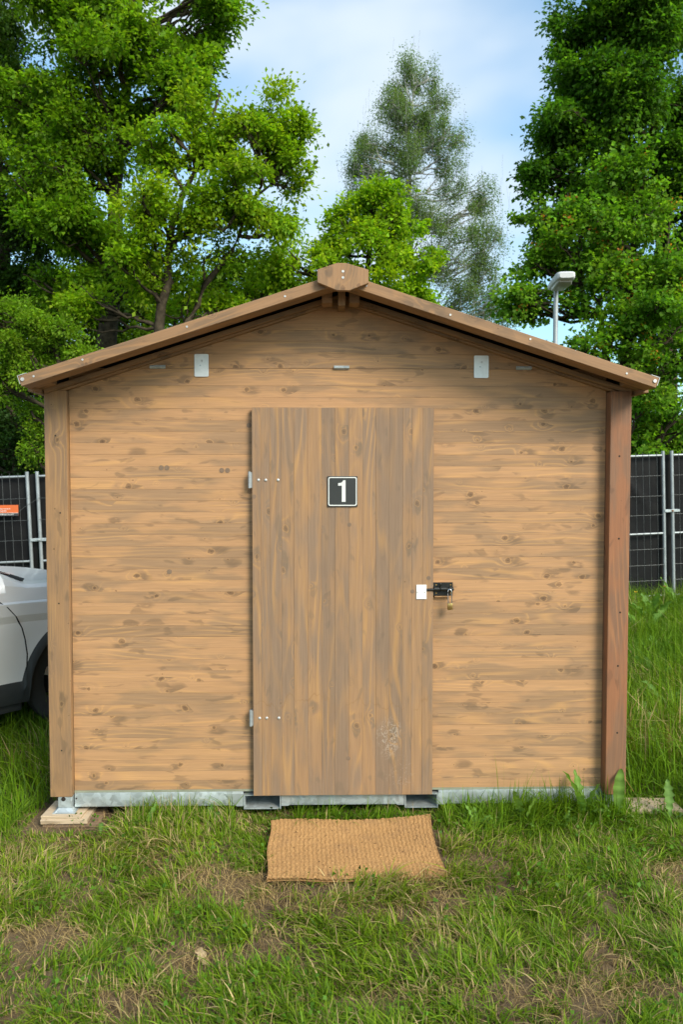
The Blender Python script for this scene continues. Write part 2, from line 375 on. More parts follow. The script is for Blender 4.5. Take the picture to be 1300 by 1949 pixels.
# value noise for scattering
_H = np.random.default_rng(3).random((256, 256))
def vnoise(x, y):
    xi = np.floor(x).astype(int); yi = np.floor(y).astype(int); fx = x - xi; fy = y - yi
    fx = fx * fx * (3 - 2 * fx); fy = fy * fy * (3 - 2 * fy)
    h = lambda a, b: _H[a & 255, b & 255]
    return (h(xi, yi) * (1 - fx) + h(xi + 1, yi) * fx) * (1 - fy) + (h(xi, yi + 1) * (1 - fx) + h(xi + 1, yi + 1) * fx) * fy
def sstep(a, b, x):
    t = np.clip((x - a) / (b - a), 0, 1); return t * t * (3 - 2 * t)

# ------------------------------------------------------------------ ground
def ground(x, y):
    x = np.asarray(x, float); y = np.asarray(y, float)
    wy = sstep(0.3, 4.5, y)
    z = wy * (-0.07 + 0.035 * np.clip(x, -7, 7)) + (1 - wy) * 0.010 * np.clip(x, -4, 4)
    near = sstep(14, 8, np.hypot(x, y))
    z = z + near * ((vnoise(x * 3.1 + 9, y * 3.1 + 4) - .5) * 0.03 + (vnoise(x * 9 + 2, y * 9 + 31) - .5) * 0.012)
    # scraped hollow in the near right corner
    z = z - 0.035 * np.exp(-(((x - 0.93) / 0.07) ** 2 + ((y + 1.36) / 0.13) ** 2))
    return z
def axis(lo, hi, fine, n=26, far=220.0):
    core = np.arange(lo, hi + 1e-6, fine)
    g_ = fine * 1.38 ** np.arange(1, 60); g_ = np.cumsum(g_); g_ = g_[g_ < far]
    return np.concatenate([(lo - g_)[::-1], core, hi + g_])
gx = axis(-4.5, 5.0, 0.06); gy = axis(-2.2, 6.5, 0.06)
XX, YY = np.meshgrid(gx, gy, indexing='ij'); ZZ = ground(XX, YY)
nx_, ny_ = XX.shape
idx = np.arange(nx_ * ny_).reshape(nx_, ny_)
Q = np.stack([idx[:-1, :-1], idx[1:, :-1], idx[1:, 1:], idx[:-1, 1:]], -1).reshape(-1, 4)
link(bpy.data.objects.new('ground', npmesh('ground', np.stack([XX, YY, ZZ], -1).reshape(-1, 3), [Q], 'soil', smooth=True)), kind='structure')
gz = lambda x, y: float(ground(x, y))

# ------------------------------------------------------------------ wooden shed
shed = empty('wooden_shed', (0, 0, 0), 'brown stained wooden shed with a low gable roof standing on a galvanised frame', 'shed')
DEEP = 2.0; SL = 0.322; ROOF = lambda x, c=2.665: c - SL * abs(x)
XL, XR = -1.345, 1.3385; JOINT = 2.265; WB = 0.143
rt = lambda s=0.075: float(np.clip(rng.normal(0, s), -.17, .17))
fw = box('front_wall', XL - .06, XR + .06, 0.016, 0.045, WB, 2.15, 'hole', shed, 0.0)
joints = [WB] + [1.381 + .1142 * k for k in range(-10, 8)] + [JOINT]
joints = [z for z in joints if WB <= z <= JOINT]
joints = sorted(set(joints + [round((a + b) / 2, 4) for a, b in zip(joints, joints[1:]) if b - a > .09]))
def plank(name, x0, x1, z0, z1, mat, parent, grain, y0=0.0, y1=0.016, bev=0.0007, tone=None, jig=0.0006):
    dy = rng.uniform(-jig, jig)
    return box(name, x0, x1, y0 + dy, y1, z0 + .0001, z1 - .0001, mat, parent, bev, grain, tone=rt() if tone is None else tone)
for z0, z1 in zip(joints, joints[1:]):
    if z0 > 2.0: plank('board', XL, XR, z0, z1, 'wall', fw, 0)
    else:
        plank('board', XL, -0.43, z0, z1, 'wall', fw, 0); plank('board', 0.455, XR, z0, z1, 'wall', fw, 0)
# dark core behind the gable
bm = bmesh.new(); prism(bm, [(-1.33, 2.2), (1.33, 2.2), (0, 2.625)], 0.016, 0.045)
gw = finish('gable_wall', bm, 'hole', shed)
def gable_board(z0, z1, x0=-9, x1=9):
    lim = lambda z: (2.632 - z) / SL
    a, b = lim(z0), lim(z1)
    pts = [(max(-a, x0), z0), (min(a, x1), z0)]
    if z1 >= 2.632: pts += [(0, 2.632)]
    else:
        if min(b, x1) > max(-b, x0): pts += [(min(b, x1), z1), (max(-b, x0), z1)]
    bm = bmesh.new(); prism(bm, pts, -0.0015 + rng.uniform(-.0005, .0005), 0.016, 0.0007)
    finish('board', bm, 'wall', gw, 0, tone=rt(.05) + .03)
gj = [JOINT + .0012, 2.338, 2.398, 2.455, 2.57]
for z0, z1 in zip(gj, gj[1:] + [2.64]): gable_board(z0, z1 - .0004)
box('membrane_strip', XL, XR, -0.002, 0.012, 0.1325, WB, 'strip', shed, 0)
# dark plugs set into the boards
def disc(name, x, z, r, y, mat, parent, h=0.0012, n=16):
    bm = bmesh.new(); cyl(bm, (x, y, z), (x, y - h, z), r, n=n); return finish(name, bm, mat, parent, smooth=True)
for px, pz in ((-.893, 1.773), (-.865, 1.773), (-.592, 1.760), (-.563, 1.760), (-.857, 1.253), (-.455, 1.985)):
    disc('plug', px, pz, .0125, -.0004, 'plug', fw)
# corner posts
lp = box('corner_post', -1.457, XL - .002, -0.034, 0.09, 0.123, 2.152, 'post', shed, 0.0025, 2, tone=.03)
rp = box('corner_post', 1.3400, 1.4440, -0.062, 0.09, 0.123, 2.150, 'redpost', shed, 0.0025, 2, tone=.02)
rp['label'] = 'reddish brown corner post'
for z in (.44, .78, 1.05, 1.42, 1.83): disc('bolt_hole', 1.398 + rng.uniform(-.012, .012), z, .0048, -.0615, 'hole', rp)
for z in (.36, 1.10, 1.55, 1.93): disc('bolt_hole', -1.40 + rng.uniform(-.02, .02), z, .004, -.0335, 'hole', lp)
# side and back walls
for s in (-1, 1):
    x0, x1 = (-1.425, -1.395) if s < 0 else (1.395, 1.425)
    sw = box('side_wall', min(x0, x1) + .008, max(x0, x1) - .008, 0.10, DEEP, WB, 2.15, 'hole', shed, 0)
    for z0, z1 in zip(joints, joints[1:]):
        if z1 < 2.2: box('board', x0, x1, 0.092, DEEP, z0 + .0002, z1 - .0002, 'wall', sw, 0.0007, 1, tone=rt())
bm = bmesh.new(); prism(bm, [(-1.425, WB), (1.425, WB), (1.425, 2.15), (0, 2.62), (-1.425, 2.15)], DEEP + .001, DEEP + .03)
finish('back_wall', bm, 'wall', shed, 0, tone=0)
# roof: black sheet, rafters, barge boards, ridge block
bm = bmesh.new(); prism(bm, [(-1.478, ROOF(1.478) - .004), (0, 2.661), (1.478, ROOF(1.478) - .004), (1.478, ROOF(1.478) + .018), (0, 2.683), (-1.478, ROOF(1.478) + .018)], -.158, DEEP + .16)
finish('roof_sheet', bm, 'blackroof', shed)
ang = math.atan(SL); cosA = math.cos(ang)
def sloped(name, s, xa, xb, ctop, hv, y0, y1, mat, tone, bev=.002):
    """beam along the roof slope, side s, between |x| = xa..xb; ctop = height of its top line at x = 0, hv = vertical height"""
    L = (xb - xa) / cosA; hp = hv * cosA
    bm = bmesh.new(); bbox(bm, 0, L, y0, y1, -hp, 0, bev)
    o = finish(name, bm, mat, shed, 0, tone=tone)
    if s > 0: o.matrix_local = Matrix.Translation((xa, 0, ctop - SL * xa)) @ Matrix.Rotation(ang, 4, 'Y')
    else: o.matrix_local = Matrix.Translation((-xb, 0, ctop - SL * xb)) @ Matrix.Rotation(-ang, 4, 'Y')
    return o, L, hp
for s in (-1, 1):
    o, L, hp = sloped('barge_board', s, 0.035, 1.487, 2.668, 0.052, -.280, -.162, 'barge', .05 if s < 0 else -.02)
    for t in ((.035, .16, .47, .80, .955) if s < 0 else (.06, .33, .585, .90)):
        xx = (1 - t) * L if s < 0 else t * L
        disc('screw', xx, -hp * rng.uniform(.35, .6), .0050, -.2798, 'zinc', o, .002, 12)
    # metal end clip with its big bolt
    bm = bmesh.new(); e = 0.0 if s < 0 else L
    d = -1 if s < 0 else 1
    bbox(bm, *sorted((e - d * .040, e + d * .002)), -.281, -.2, .0005, .003, 0)
    bbox(bm, *sorted((e + d * .0005, e + d * .003)), -.281, -.2, -hp * .75, .0035, 0)
    finish('end_clip', bm, 'zinc', o)
    disc('bolt', e - d * .016, -hp * .42, .0085, -.2798, 'zinc', o, .005, 14)
    sloped('rafter', s, 0.085, 1.455, 2.627, 0.026, -.052, -.003, 'barge', .02)
    sloped('rafter_strip', s, 0.05, 1.455, 2.6005, 0.012, -.030, -.0025, 'barge', .0, .001)
    xe0, xe1 = sorted((s * 1.487, s * 1.459))
    box('eave_beam', xe0, xe1, -.161, DEEP + .15, 2.132, ROOF(1.487) - .006, 'barge', shed, .002, 1, tone=.04)
    xb0, xb1 = sorted((s * 1.4585, s * 1.385))
    bm = bmesh.new(); prism(bm, [(s * 1.4585, 2.152), (s * 1.385, 2.175), (s * 1.385, ROOF(1.385) - .008), (s * 1.4585, ROOF(1.4585) - .008)], -.160, -.054)
    finish('eave_block', bm, 'barge', shed, 0, tone=.03)
    xk0, xk1 = sorted((s * 0.041, s * 0.090))
    box('ridge_packer', xk0, xk1, -.150, -.054, ROOF(.07) - .085, ROOF(.09) - .010, 'barge', shed, .001, 0, tone=-.02)
bm = bmesh.new()
ridge_pts = [(-.110, 2.672), (-.020, 2.702), (.020, 2.702), (.124, 2.672), (.124, 2.612), (.037, 2.578), (-.020, 2.578), (-.110, 2.614)]
prism(bm, ridge_pts, -.312, -.284, .0015)
rb = finish('ridge_block', bm, 'barge', shed, 2, tone=-.10)
for z in (2.664, 2.636): disc('screw', .007, z, .0058, -.3118, 'zinc', rb, .002, 12)
bm = bmesh.new(); prism(bm, [(-.03, 2.69), (0, 2.70), (.03, 2.69), (.095, ROOF(.095) + .03), (-.085, ROOF(.085) + .03)], -.283, DEEP + .16)
finish('ridge_cap', bm, 'blackroof', shed)
box('king_post', -.012, .022, -.150, -.003, 2.545, 2.64, 'barge', shed, .001, 2, tone=0)

# door with vertical boards
door = box('door', -0.432, 0.460, -0.012, -.0015, 0.126, 2.066, 'hole', shed, 0)
dj = [-.438, -.395, -.350, -.292, -.231, -.162, -.094, -.026, .043, .111, .178, .245, .312, .358, .412, .466]
tones = [.02, .04, .05, .0, -.06, -.03, .12, .07, -.09, -.05, .10, .12, .02, -.05, .06]
for a, b, t in zip(dj, dj[1:], tones):
    plank('board', a, b, 0.1215, 2.070, 'door', door, 2, -.034, -.0125, .0010, t, .0008)
for hz in (1.712, .518):
    bm = bmesh.new()
    cyl(bm, (-.4505, -.036, hz - .040), (-.4505, -.036, hz - .0135), .0068, n=14); cyl(bm, (-.4505, -.036, hz - .0125), (-.4505, -.036, hz + .0125), .0066, n=14); cyl(bm, (-.4505, -.036, hz + .0135), (-.4505, -.036, hz + .042), .0068, n=14)
    bbox(bm, -.4505, -.4385, -.033, -.002, hz - .038, hz + .038, 0)
    finish('hinge', bm, 'pole', shed, smooth=True)
    for bx_ in (-.406, -.370, -.309):
        bm = bmesh.new(); bmesh.ops.create_uvsphere(bm, u_segments=12, v_segments=6, radius=.0075)
        bmesh.ops.scale(bm, vec=(1, .55, 1), verts=bm.verts); bmesh.ops.translate(bm, vec=(bx_, -.0345, hz), verts=bm.verts)
        finish('bolt', bm, 'zinc', door, smooth=True)
for px, pz in ((.443, 1.222), (.362, 1.155), (.045, 1.49), (.04, .31), (-.428, 1.63)): disc('plug', px, pz, .0105, -.0341, 'plug', door)
# hinges on the joint between wall and gable
for hx in (-.905, .007, .919):
    bm = bmesh.new()
    for k in range(5): cyl(bm, (hx - .038 + k * .0155, -.0085, 2.2705), (hx - .038 + k * .0155 + .0145, -.0085, 2.2705), .0072, n=12)
    bbox(bm, hx - .038, hx + .038, -.004, -.0025, 2.262, 2.280, 0)
    finish('gable_hinge', bm, 'galv', shed, smooth=True)
# galvanised cover plates
for x0, x1, z0, z1 in ((-.723, -.653, 2.224, 2.335), (.669, .742, 2.221, 2.332)):
    bm = bmesh.new(); c_ = .006
    pts = []
    for cx, cz, a0 in ((x1 - c_, z1 - c_, 0), (x0 + c_, z1 - c_, 90), (x0 + c_, z0 + c_, 180), (x1 - c_, z0 + c_, 270)):
        for k in range(4): pts.append((cx + c_ * math.cos(R(a0 + 30 * k)), cz + c_ * math.sin(R(a0 + 30 * k))))
    prism(bm, pts, -.0075, -.0035)
    pl = finish('cover_plate', bm, 'plate', shed)
    disc('rivet', (x0 + x1) / 2 + .002, z1 - .033, .0055, -.0076, 'zinc', pl, .002, 12)
    disc('rivet', (x0 + x1) / 2 - .006, z1 - .056, .004, -.0076, 'galv', pl, .001, 12)
# number plate
def rrect(x0, x1, z0, z1, c_, k=5):
    pts = []
    for cx, cz, a0 in ((x1 - c_, z1 - c_, 0), (x0 + c_, z1 - c_, 90), (x0 + c_, z0 + c_, 180), (x1 - c_, z0 + c_, 270)):
        for i in range(k): pts.append((cx + c_ * math.cos(R(a0 + 90 * i / (k - 1))), cz + c_ * math.sin(R(a0 + 90 * i / (k - 1)))))
    return pts
SX0, SX1, SZ0, SZ1 = -.0635, .0855, 1.580, 1.731
npl = box('number_plate', SX0, SX1, -.041, -.0348, SZ0, SZ1, 'signblack', shed, .0008, label='black square number plate with a white 1')
bm = bmesh.new()
o_ = rrect(SX0 + .0035, SX1 - .0035, SZ0 + .004, SZ1 - .004, .010); i_ = rrect(SX0 + .0085, SX1 - .0085, SZ0 + .009, SZ1 - .009, .0065)
for y0 in (-.0418,):
    A = [bm.verts.new((x, y0, z)) for x, z in o_]; B = [bm.verts.new((x, y0, z)) for x, z in i_]
    A2 = [bm.verts.new((x, -.0408, z)) for x, z in o_]; B2 = [bm.verts.new((x, -.0408, z)) for x, z in i_]
    n = len(A)
    for i in range(n):
        j = (i + 1) % n
        bm.faces.new((A[i], A[j], B[j], B[i])); bm.faces.new((A[i], A2[i], A2[j], A[j])); bm.faces.new((B[i], B[j], B2[j], B2[i]))
finish('border', bm, 'signwhite', npl)
one = [(648, 840), (740, 840), (740, 312), (682, 312), (672, 335), (640, 368), (600, 380), (557, 382), (557, 445), (648, 445)]
bm = bmesh.new(); prism(bm, [(SX0 + (x - 297) / 737 * (SX1 - SX0), SZ1 - (z - 213) / 745 * (SZ1 - SZ0)) for x, z in one], -.0422, -.0408)
finish('numeral', bm, 'signwhite', npl)
# strike plate and black bolt
st = box('strike_plate', .381, .432, -.0385, -.0346, 1.1165, 1.1885, 'white', shed, .0006)
for x in (.3865, .4235): disc('screw', x, 1.151, .0042, -.0384, 'zinc', st, .0012, 12)
sb = box('sliding_bolt', .4665, .566, -.0265, -.0225, 1.132, 1.199, 'blackmetal', shed, .0008)
box('packer', .475, .555, -.0222, -.0012, 1.1235, 1.195, 'wall', sb, .0008, 0, tone=-.1)
bm = bmesh.new(); cyl(bm, (.4345, -.037, 1.1635), (.569, -.037, 1.1665), .0062, n=14); finish('bolt_bar', bm, 'blackmetal', sb, smooth=True)
bm = bmesh.new()
for x0, x1 in ((.470, .497), (.504, .532), (.548, .566)):
    cyl(bm, (x0, -.036, 1.1665), (x1, -.036, 1.1668), .0108, n=14); bbox(bm, x0, x1, -.036, -.0262, 1.156, 1.1775, 0)
finish('bolt_guide', bm, 'blackmetal', sb, smooth=True)
bm = bmesh.new(); cyl(bm, (.5005, -.040, 1.168), (.5005, -.044, 1.189), .0045, n=10); bmesh.ops.create_uvsphere(bm, u_segments=10, v_segments=6, radius=.007, matrix=Matrix.Translation((.5005, -.045, 1.193)))
finish('bolt_knob', bm, 'blackmetal', sb, smooth=True)
for x in (.482, .555):
    for z in (1.145, 1.187): disc('screw', x, z, .0038, -.0266, 'brass', sb, .0010, 12)
# padlock hangs from the bolt
pk = empty('padlock', (.551, -.050, 1.065), 'small brass padlock with a long steel shackle hanging from the black door bolt', 'padlock')
bm = bmesh.new(); bbox(bm, -.0145, .0115, -.008, .008, 0, .033, .0022, 2, Matrix.Rotation(R(-4), 4, 'Y')); finish('lock_body', bm, 'brass', pk, smooth=True)
bm = bmesh.new()
tubepath(bm, [(-.0105, .001, .030), (-.0125, .002, .075), (-.0125, .002, .090), (-.0095, .001, .099), (-.003, -.001, .1025), (.0025, -.002, .099), (.0045, -.002, .090), (.0070, -.001, .031)], .0031, 8)
finish('shackle', bm, 'steel', pk, smooth=True)

# base frame with fork pockets and feet
segs = ((XL, -.492), (-.299, .327), (.502, 1.352))
for x0, x1 in segs:
    bm = bmesh.new(); bbox(bm, x0, x1, -.004, .06, .060, .132, .003, 2)
    b_ = finish('base_beam', bm, 'galv', shed, smooth=True)
    for xe, dd in ((x1, -1), (x0, 1)):
        if abs(xe) < .6:
            bm = bmesh.new(); prism(bm, [(xe, .058), (xe, .1215), (xe + dd * .095, .1215), (xe + dd * .035, .058)], -.0075, -.0042)
            finish('gusset', bm, 'galv', b_)
for x0, x1 in ((-.490, -.301), (.329, .500)):
    bm = bmesh.new(); t_ = .006
    bbox(bm, x0, x1, -.012, 1.9, .044, .044 + t_, 0); bbox(bm, x0, x1, -.012, 1.9, .1185 - t_, .1185, 0)
    bbox(bm, x0, x0 + t_, -.0115, 1.9, .044 + t_, .1185 - t_, 0); bbox(bm, x1 - t_, x1, -.0115, 1.9, .044 + t_, .1185 - t_, 0)
    finish('fork_pocket', bm, 'galv', shed)
box('rear_beam', -1.38, 1.38, DEEP - .07, DEEP, .06, .13, 'galv', shed, .002)
box('side_beam', -1.40, -1.34, .06, DEEP - .07, .06, .132, 'galv', shed, .002); box('side_beam', 1.34, 1.40, .06, DEEP - .07, .06, .132, 'galv', shed, .002)
box('floor_panel', -1.34, 1.34, .062, DEEP - .001, .1190, .1320, 'hole', shed, 0)
def foot(x, y, zb, name='corner_foot'):
    bm = bmesh.new()
    bbox(bm, x - .034, x + .034, y - .03, y + .04, .068, .1225, .002)
    a = [bm.verts.new((x + sx * .030, y + .005 + sy * .030, .0675)) for sx, sy in ((-1, -1), (1, -1), (1, 1), (-1, 1))]
    b = [bm.verts.new((x + sx * .048, y + .005 + sy * .048, zb + .004)) for sx, sy in ((-1, -1), (1, -1), (1, 1), (-1, 1))]
    c = [bm.verts.new((x + sx * .056, y + .005 + sy * .056, zb + .003)) for sx, sy in ((-1, -1), (1, -1), (1, 1), (-1, 1))]
    d = [bm.verts.new((x + sx * .056, y + .005 + sy * .056, zb)) for sx, sy in ((-1, -1), (1, -1), (1, 1), (-1, 1))]
    for A, B in ((a, b), (b, c), (c, d)):
        for i in range(4): bm.faces.new((A[i], A[(i + 1) % 4], B[(i + 1) % 4], B[i]))
    bm.faces.new(a); bm.faces.new(d)
    o = finish(name, bm, 'galv', shed)
    return o
fL = foot(-1.386, 0.0, .0440); fR = foot(1.388, 0.0, .0450)
for x, z, r_ in ((-1.392, .112, .011), (-1.336, .104, .004)): disc('hole', x, z, r_, -.031 if x < -1.35 else -.0045, 'hole', fL)
foot(-1.386, DEEP - .05, gz(-1.386, DEEP) - .02); foot(1.388, DEEP - .05, gz(1.388, DEEP) - .02)

# ------------------------------------------------------------------ timber offcuts under the feet
def offcut(x0, x1, y0, y1, z0, z1, mat, rz, label, grp='timber offcuts under the shed feet'):
    bm = bmesh.new(); cx, cy = (x0 + x1) / 2, (y0 + y1) / 2
    bbox(bm, x0 - cx, x1 - cx, y0 - cy, y1 - cy, 0, z1 - z0, .0015)
    for v in bm.verts: v.co += Vector(rng.normal(0, .0008, 3).tolist())
    o = finish('timber_offcut', bm, mat, None, 0, tone=rt(), loc=(cx, cy, z0), label=label, cat='timber', group=grp)
    o.rotation_euler.z = rz; return o
offcut(-1.487, -1.290, -.078, .115, .0290, .0438, 'pale', R(-2), 'pale pinkish timber offcut, topmost of the stack under the left foot')
offcut(-1.492, -1.262, -.084, .125, .0078, .0288, 'pale', R(1), 'creamy white timber offcut, second from top of the stack under the left foot')
offcut(-1.486, -1.205, -.074, .125, -.0135, .0076, 'brown_offcut', R(2), 'brown timber offcut, third from top of the stack under the left foot')
offcut(-1.53, -1.165, -.066, .135, -.0345, -.0137, 'brown_offcut', R(-1), 'lowest weathered timber offcut of the stack under the left foot')
offcut(1.33, 1.740, -.060, .09, .0200, .0448, 'pale', R(-2), 'weathered grey timber offcut in the grass under the right foot')

# ------------------------------------------------------------------ doormat: woven coir sheet
cn = np.array([[-.347, -.112], [.452, -.088], [-.327, -.690], [.455, -.674]])
nu, nv = 240, 180
u, v = np.meshgrid(np.linspace(0, 1, nu), np.linspace(0, 1, nv), indexing='ij')
XY = ((1 - u) * (1 - v))[..., None] * cn[0] + (u * (1 - v))[..., None] * cn[1] + ((1 - u) * v)[..., None] * cn[2] + (u * v)[..., None] * cn[3]
edge = np.minimum(np.minimum(u, 1 - u) * .8, np.minimum(v, 1 - v) * .59)
XY[..., 1] += (v < .5) * (0.006 * np.sin(u * 9.0 + .6) * (1 - v) ** 3) + 0.006 * np.sin(u * 13) * v ** 4
XY[..., 0] += -0.020 * np.sin(np.pi * v) * u ** 6 + 0.006 * np.sin(v * 9) * (1 - u) ** 6
wx, wy = u * .81, v * .59
px_, py_ = .0205, .0165
row = np.floor(wy / py_); b0_ = (wy / py_) % 1.0
a_ = (wx / px_ + .12 * np.sin(row * 1.9) + .15 * (b0_ - .5)) % 1.0; b_ = (wy / py_) % 1.0
loop = np.sqrt(np.clip(np.sin(np.pi * a_), 0, 1)) * np.sqrt(np.clip(np.sin(np.pi * b_), 0, 1))
rn = _H[(np.floor(wx / px_ + .5 * (row % 2)).astype(int)) & 255, row.astype(int) & 255]
hgt = 0.0062 * loop * (.6 + .8 * rn) + (rng.random(u.shape) - .5) * .0016
GZ = np.vectorize(gz)(XY[::6, ::6, 0], XY[::6, ::6, 1]).mean()
base_z = GZ + .024 + .005 * np.sin(u * 5.5 + 1) * (1 - v) + .012 * (u ** 5) * (1 - v) ** 2 * 2 + .004 * np.sin(v * 8 + u * 4)
top = np.stack([XY[..., 0], XY[..., 1], base_z + hgt], -1)
XYb = XY + (rng.random(XY.shape) - .5) * .003
bot = np.stack([XY[..., 0], XY[..., 1], base_z - .007], -1)
idt = np.arange(nu * nv).reshape(nu, nv); idb = idt + nu * nv
def quads(i): return np.stack([i[:-1, :-1], i[:-1, 1:], i[1:, 1:], i[1:, :-1]], -1).reshape(-1, 4)
ring = np.concatenate([idt[:, 0], idt[-1, 1:], idt[-2::-1, -1], idt[0, -2:0:-1]])
sk = np.stack([ring, np.roll(ring, -1), np.roll(ring, -1) + nu * nv, ring + nu * nv], -1)
bsub = idb[::1, ::1]
me = npmesh('doormat', np.concatenate([top.reshape(-1, 3), bot.reshape(-1, 3)]), [quads(idt)[:, ::-1], sk], 'coir', smooth=True)
mat_o = link(bpy.data.objects.new('doormat', me), None, 'woven tan coir doormat lying on the grass in front of the shed door', 'doormat')

# ------------------------------------------------------------------ fence panels behind the shed
FA = Vector((-3.42, 5.31)); FB = Vector((4.34, 5.99)); fd = (FB - FA).normalized(); FANG = math.atan2(fd.y, fd.x)
def fpos(s): return FA + fd * s
TILT = R(2.0)
bmw = bmesh.new(); cyl(bmw, (0, 0, 0), (0, 0, 1), .0022, n=6); wire_me = bpy.data.meshes.new('wire'); bmw.to_mesh(wire_me); bmw.free(); wire_me.materials.append(M['wire'])
def tube_part(name, p0, p1, r, mat, parent):
    bm = bmesh.new(); cyl(bm, p0, p1, r, n=14); return finish(name, bm, mat, parent, smooth=True)
panels = [(-3.87, -.055, 'leftmost mesh fence panel, beside the silver car'), (.055, 3.83, 'mesh fence panel standing behind the left half of the shed'),
          (3.94, 7.735, 'mesh fence panel behind the right half of the shed'), (7.85, 11.5, 'rightmost mesh fence panel, past the right clamp')]
def ptop(s): return 1.80 + .27 * s / 7.79       # height of the post tops along the fence
def wirep(p0, p1, parent, r=1.0):
    o = bpy.data.objects.new('wire', wire_me); p0, p1 = Vector(p0), Vector(p1)
    o.matrix_local = Matrix.Translation(p0) @ (p1 - p0).to_track_quat('Z', 'Y').to_matrix().to_4x4() @ Matrix.Diagonal((r, r, (p1 - p0).length, 1))
    return link(o, parent)
for s0, s1, lab in panels:
    L = s1 - s0; P = fpos(s0)
    e = empty('mesh_fence', (P.x, P.y, ptop(s0) - 2.0), lab, 'fence panel', 'mesh fence panels'); e.rotation_euler = (0, -TILT, FANG)
    for x in (0, L): tube_part('post', (x, 0, 0), (x, 0, 2.0), .0205, 'pole', e)
    tube_part('top_rail', (.02, 0, 1.945), (L - .02, 0, 1.945), .0135, 'pole', e)
    tube_part('middle_rail', (.02, 0, .955), (L - .02, 0, .955), .0135, 'pole', e)
    tube_part('bottom_rail', (.02, 0, .16), (L - .02, 0, .16), .0135, 'pole', e)
    k = 0; x = .115
    nw = int(L / .092)
    for i in range(1, nw):
        x = L * i / nw + rng.normal(0, .003)
        wirep((x, -.016, .14), (x + rng.normal(0, .006), -.016, 1.985), e)
    for z in (.36, .56, .76, 1.20, 1.44, 1.69): wirep((.0, -.020, z), (L, -.020, z + rng.normal(0, .004)), e)
    # black fabric screen tied to the panel
    nx2, nz2 = 90, 40
    U, W = np.meshgrid(np.linspace(-.06, L + .06, nx2), np.linspace(0, 1, nz2), indexing='ij')
    sag = -.018 * np.abs(np.sin(U / .62 * np.pi + s0)) ** .5
    Zc = .02 + W * (1.955 - .02) + (W > .95) * (.02 + sag)
    tension = sum(.05 * np.exp(-((np.abs((U - cx) - (1.94 - Zc) * kx)) / .05) ** 2) * sstep(1.0, 1.9, Zc) * .5 for cx, kx in ((L - .75, .9), (L - .72, .25), (L * .35, -.6), (.6, .8), (.5, -.5)))
    Yc = .060 + .016 * (vnoise(U * 2.6 + s0, Zc * 2.1) - .5) + .012 * np.sin(U * 4 + W * 3) - tension * 1.5
    cl = npmesh('privacy_screen', np.stack([U, Yc, Zc], -1).reshape(-1, 3), [quads(np.arange(nx2 * nz2).reshape(nx2, nz2))], 'cloth', smooth=True)
    o = bpy.data.objects.new('privacy_screen', cl); o.location = e.location; o.rotation_euler = e.rotation_euler
    link(o, None, 'black fabric screen on the ' + lab.split(',')[0].replace(' standing', ''), 'fabric screen', 'black fence screens')
for s, zz, lab in ((0, .955, 'galvanised clamp joining the two fence posts left of the shed'), (7.79, 1.16, 'rusty clamp joining the two fence posts right of the shed')):
    P = fpos(s); e = empty('fence_clamp', (P.x, P.y, ptop(s) - 2.0 + zz + (.25 if s == 0 else .08)), lab, 'clamp', 'fence clamps'); e.rotation_euler = (0, -TILT, FANG)
    bm = bmesh.new(); bbox(bm, -.10, .10, -.030, -.024, -.017, .017, .003); bbox(bm, -.10, .10, .024, .030, -.017, .017, .003)
    finish('clamp_plate', bm, 'galv', e)
    bm = bmesh.new(); cyl(bm, (0, -.045, 0), (0, .045, 0), .007, n=8); cyl(bm, (0, -.040, 0), (0, -.030, 0), .013, n=6); finish('clamp_bolt', bm, 'galv' if s == 0 else 'rust', e, smooth=True)
# wire tie left
P = fpos(0); e = empty('wire_tie', (P.x, P.y - .03, ptop(0) - .33), 'loose wire tie twisted round the fence posts left of the shed', 'wire tie')
bm = bmesh.new(); tubepath(bm, [(-.30, 0, -.20), (-.15, 0, -.08), (-.02, -.005, .0), (.0, -.012, .012), (.02, -.005, .0), (.0, -.014, -.012), (-.02, -.004, .004)], .0025, 5)
finish('wire', bm, 'wire', e, smooth=True)
# orange notice on the left panel
P = fpos(-.42)
nb = empty('fence_notice', (P.x, P.y - .03, ptop(-.4) - .50), 'small orange notice fixed to the fence mesh left of the shed', 'sign'); nb.rotation_euler = (0, -TILT * .3, FANG)
box('notice_board', -.22, .205, -.012, -.008, 0, .125, 'orange', nb, .0005)
box('footer', -.22, .205, -.0145, -.0122, .0, .030, 'cardback', nb, 0)
box('white_rule', -.22, .205, -.0140, -.0122, .0305, .0345, 'signwhite', nb, 0)
box('white_rule', -.175, -.168, -.0143, -.0122, .035, .125, 'signwhite', nb, 0)
bm = bmesh.new()
for z0, h, xs, xe in ((.075, .012, -.155, .11), (.051, .012, -.155, .07), (.009, .012, -.15, .15)):
    x = xs
    while x < xe:
        wv_ = rng.uniform(.006, .011)
        bbox(bm, x, x + wv_, -.0152, -.0121, z0 + rng.uniform(0, .003), z0 + h * rng.uniform(.7, 1.0), 0); x += wv_ + rng.uniform(.002, .009)
finish('lettering', bm, 'signwhite', nb)

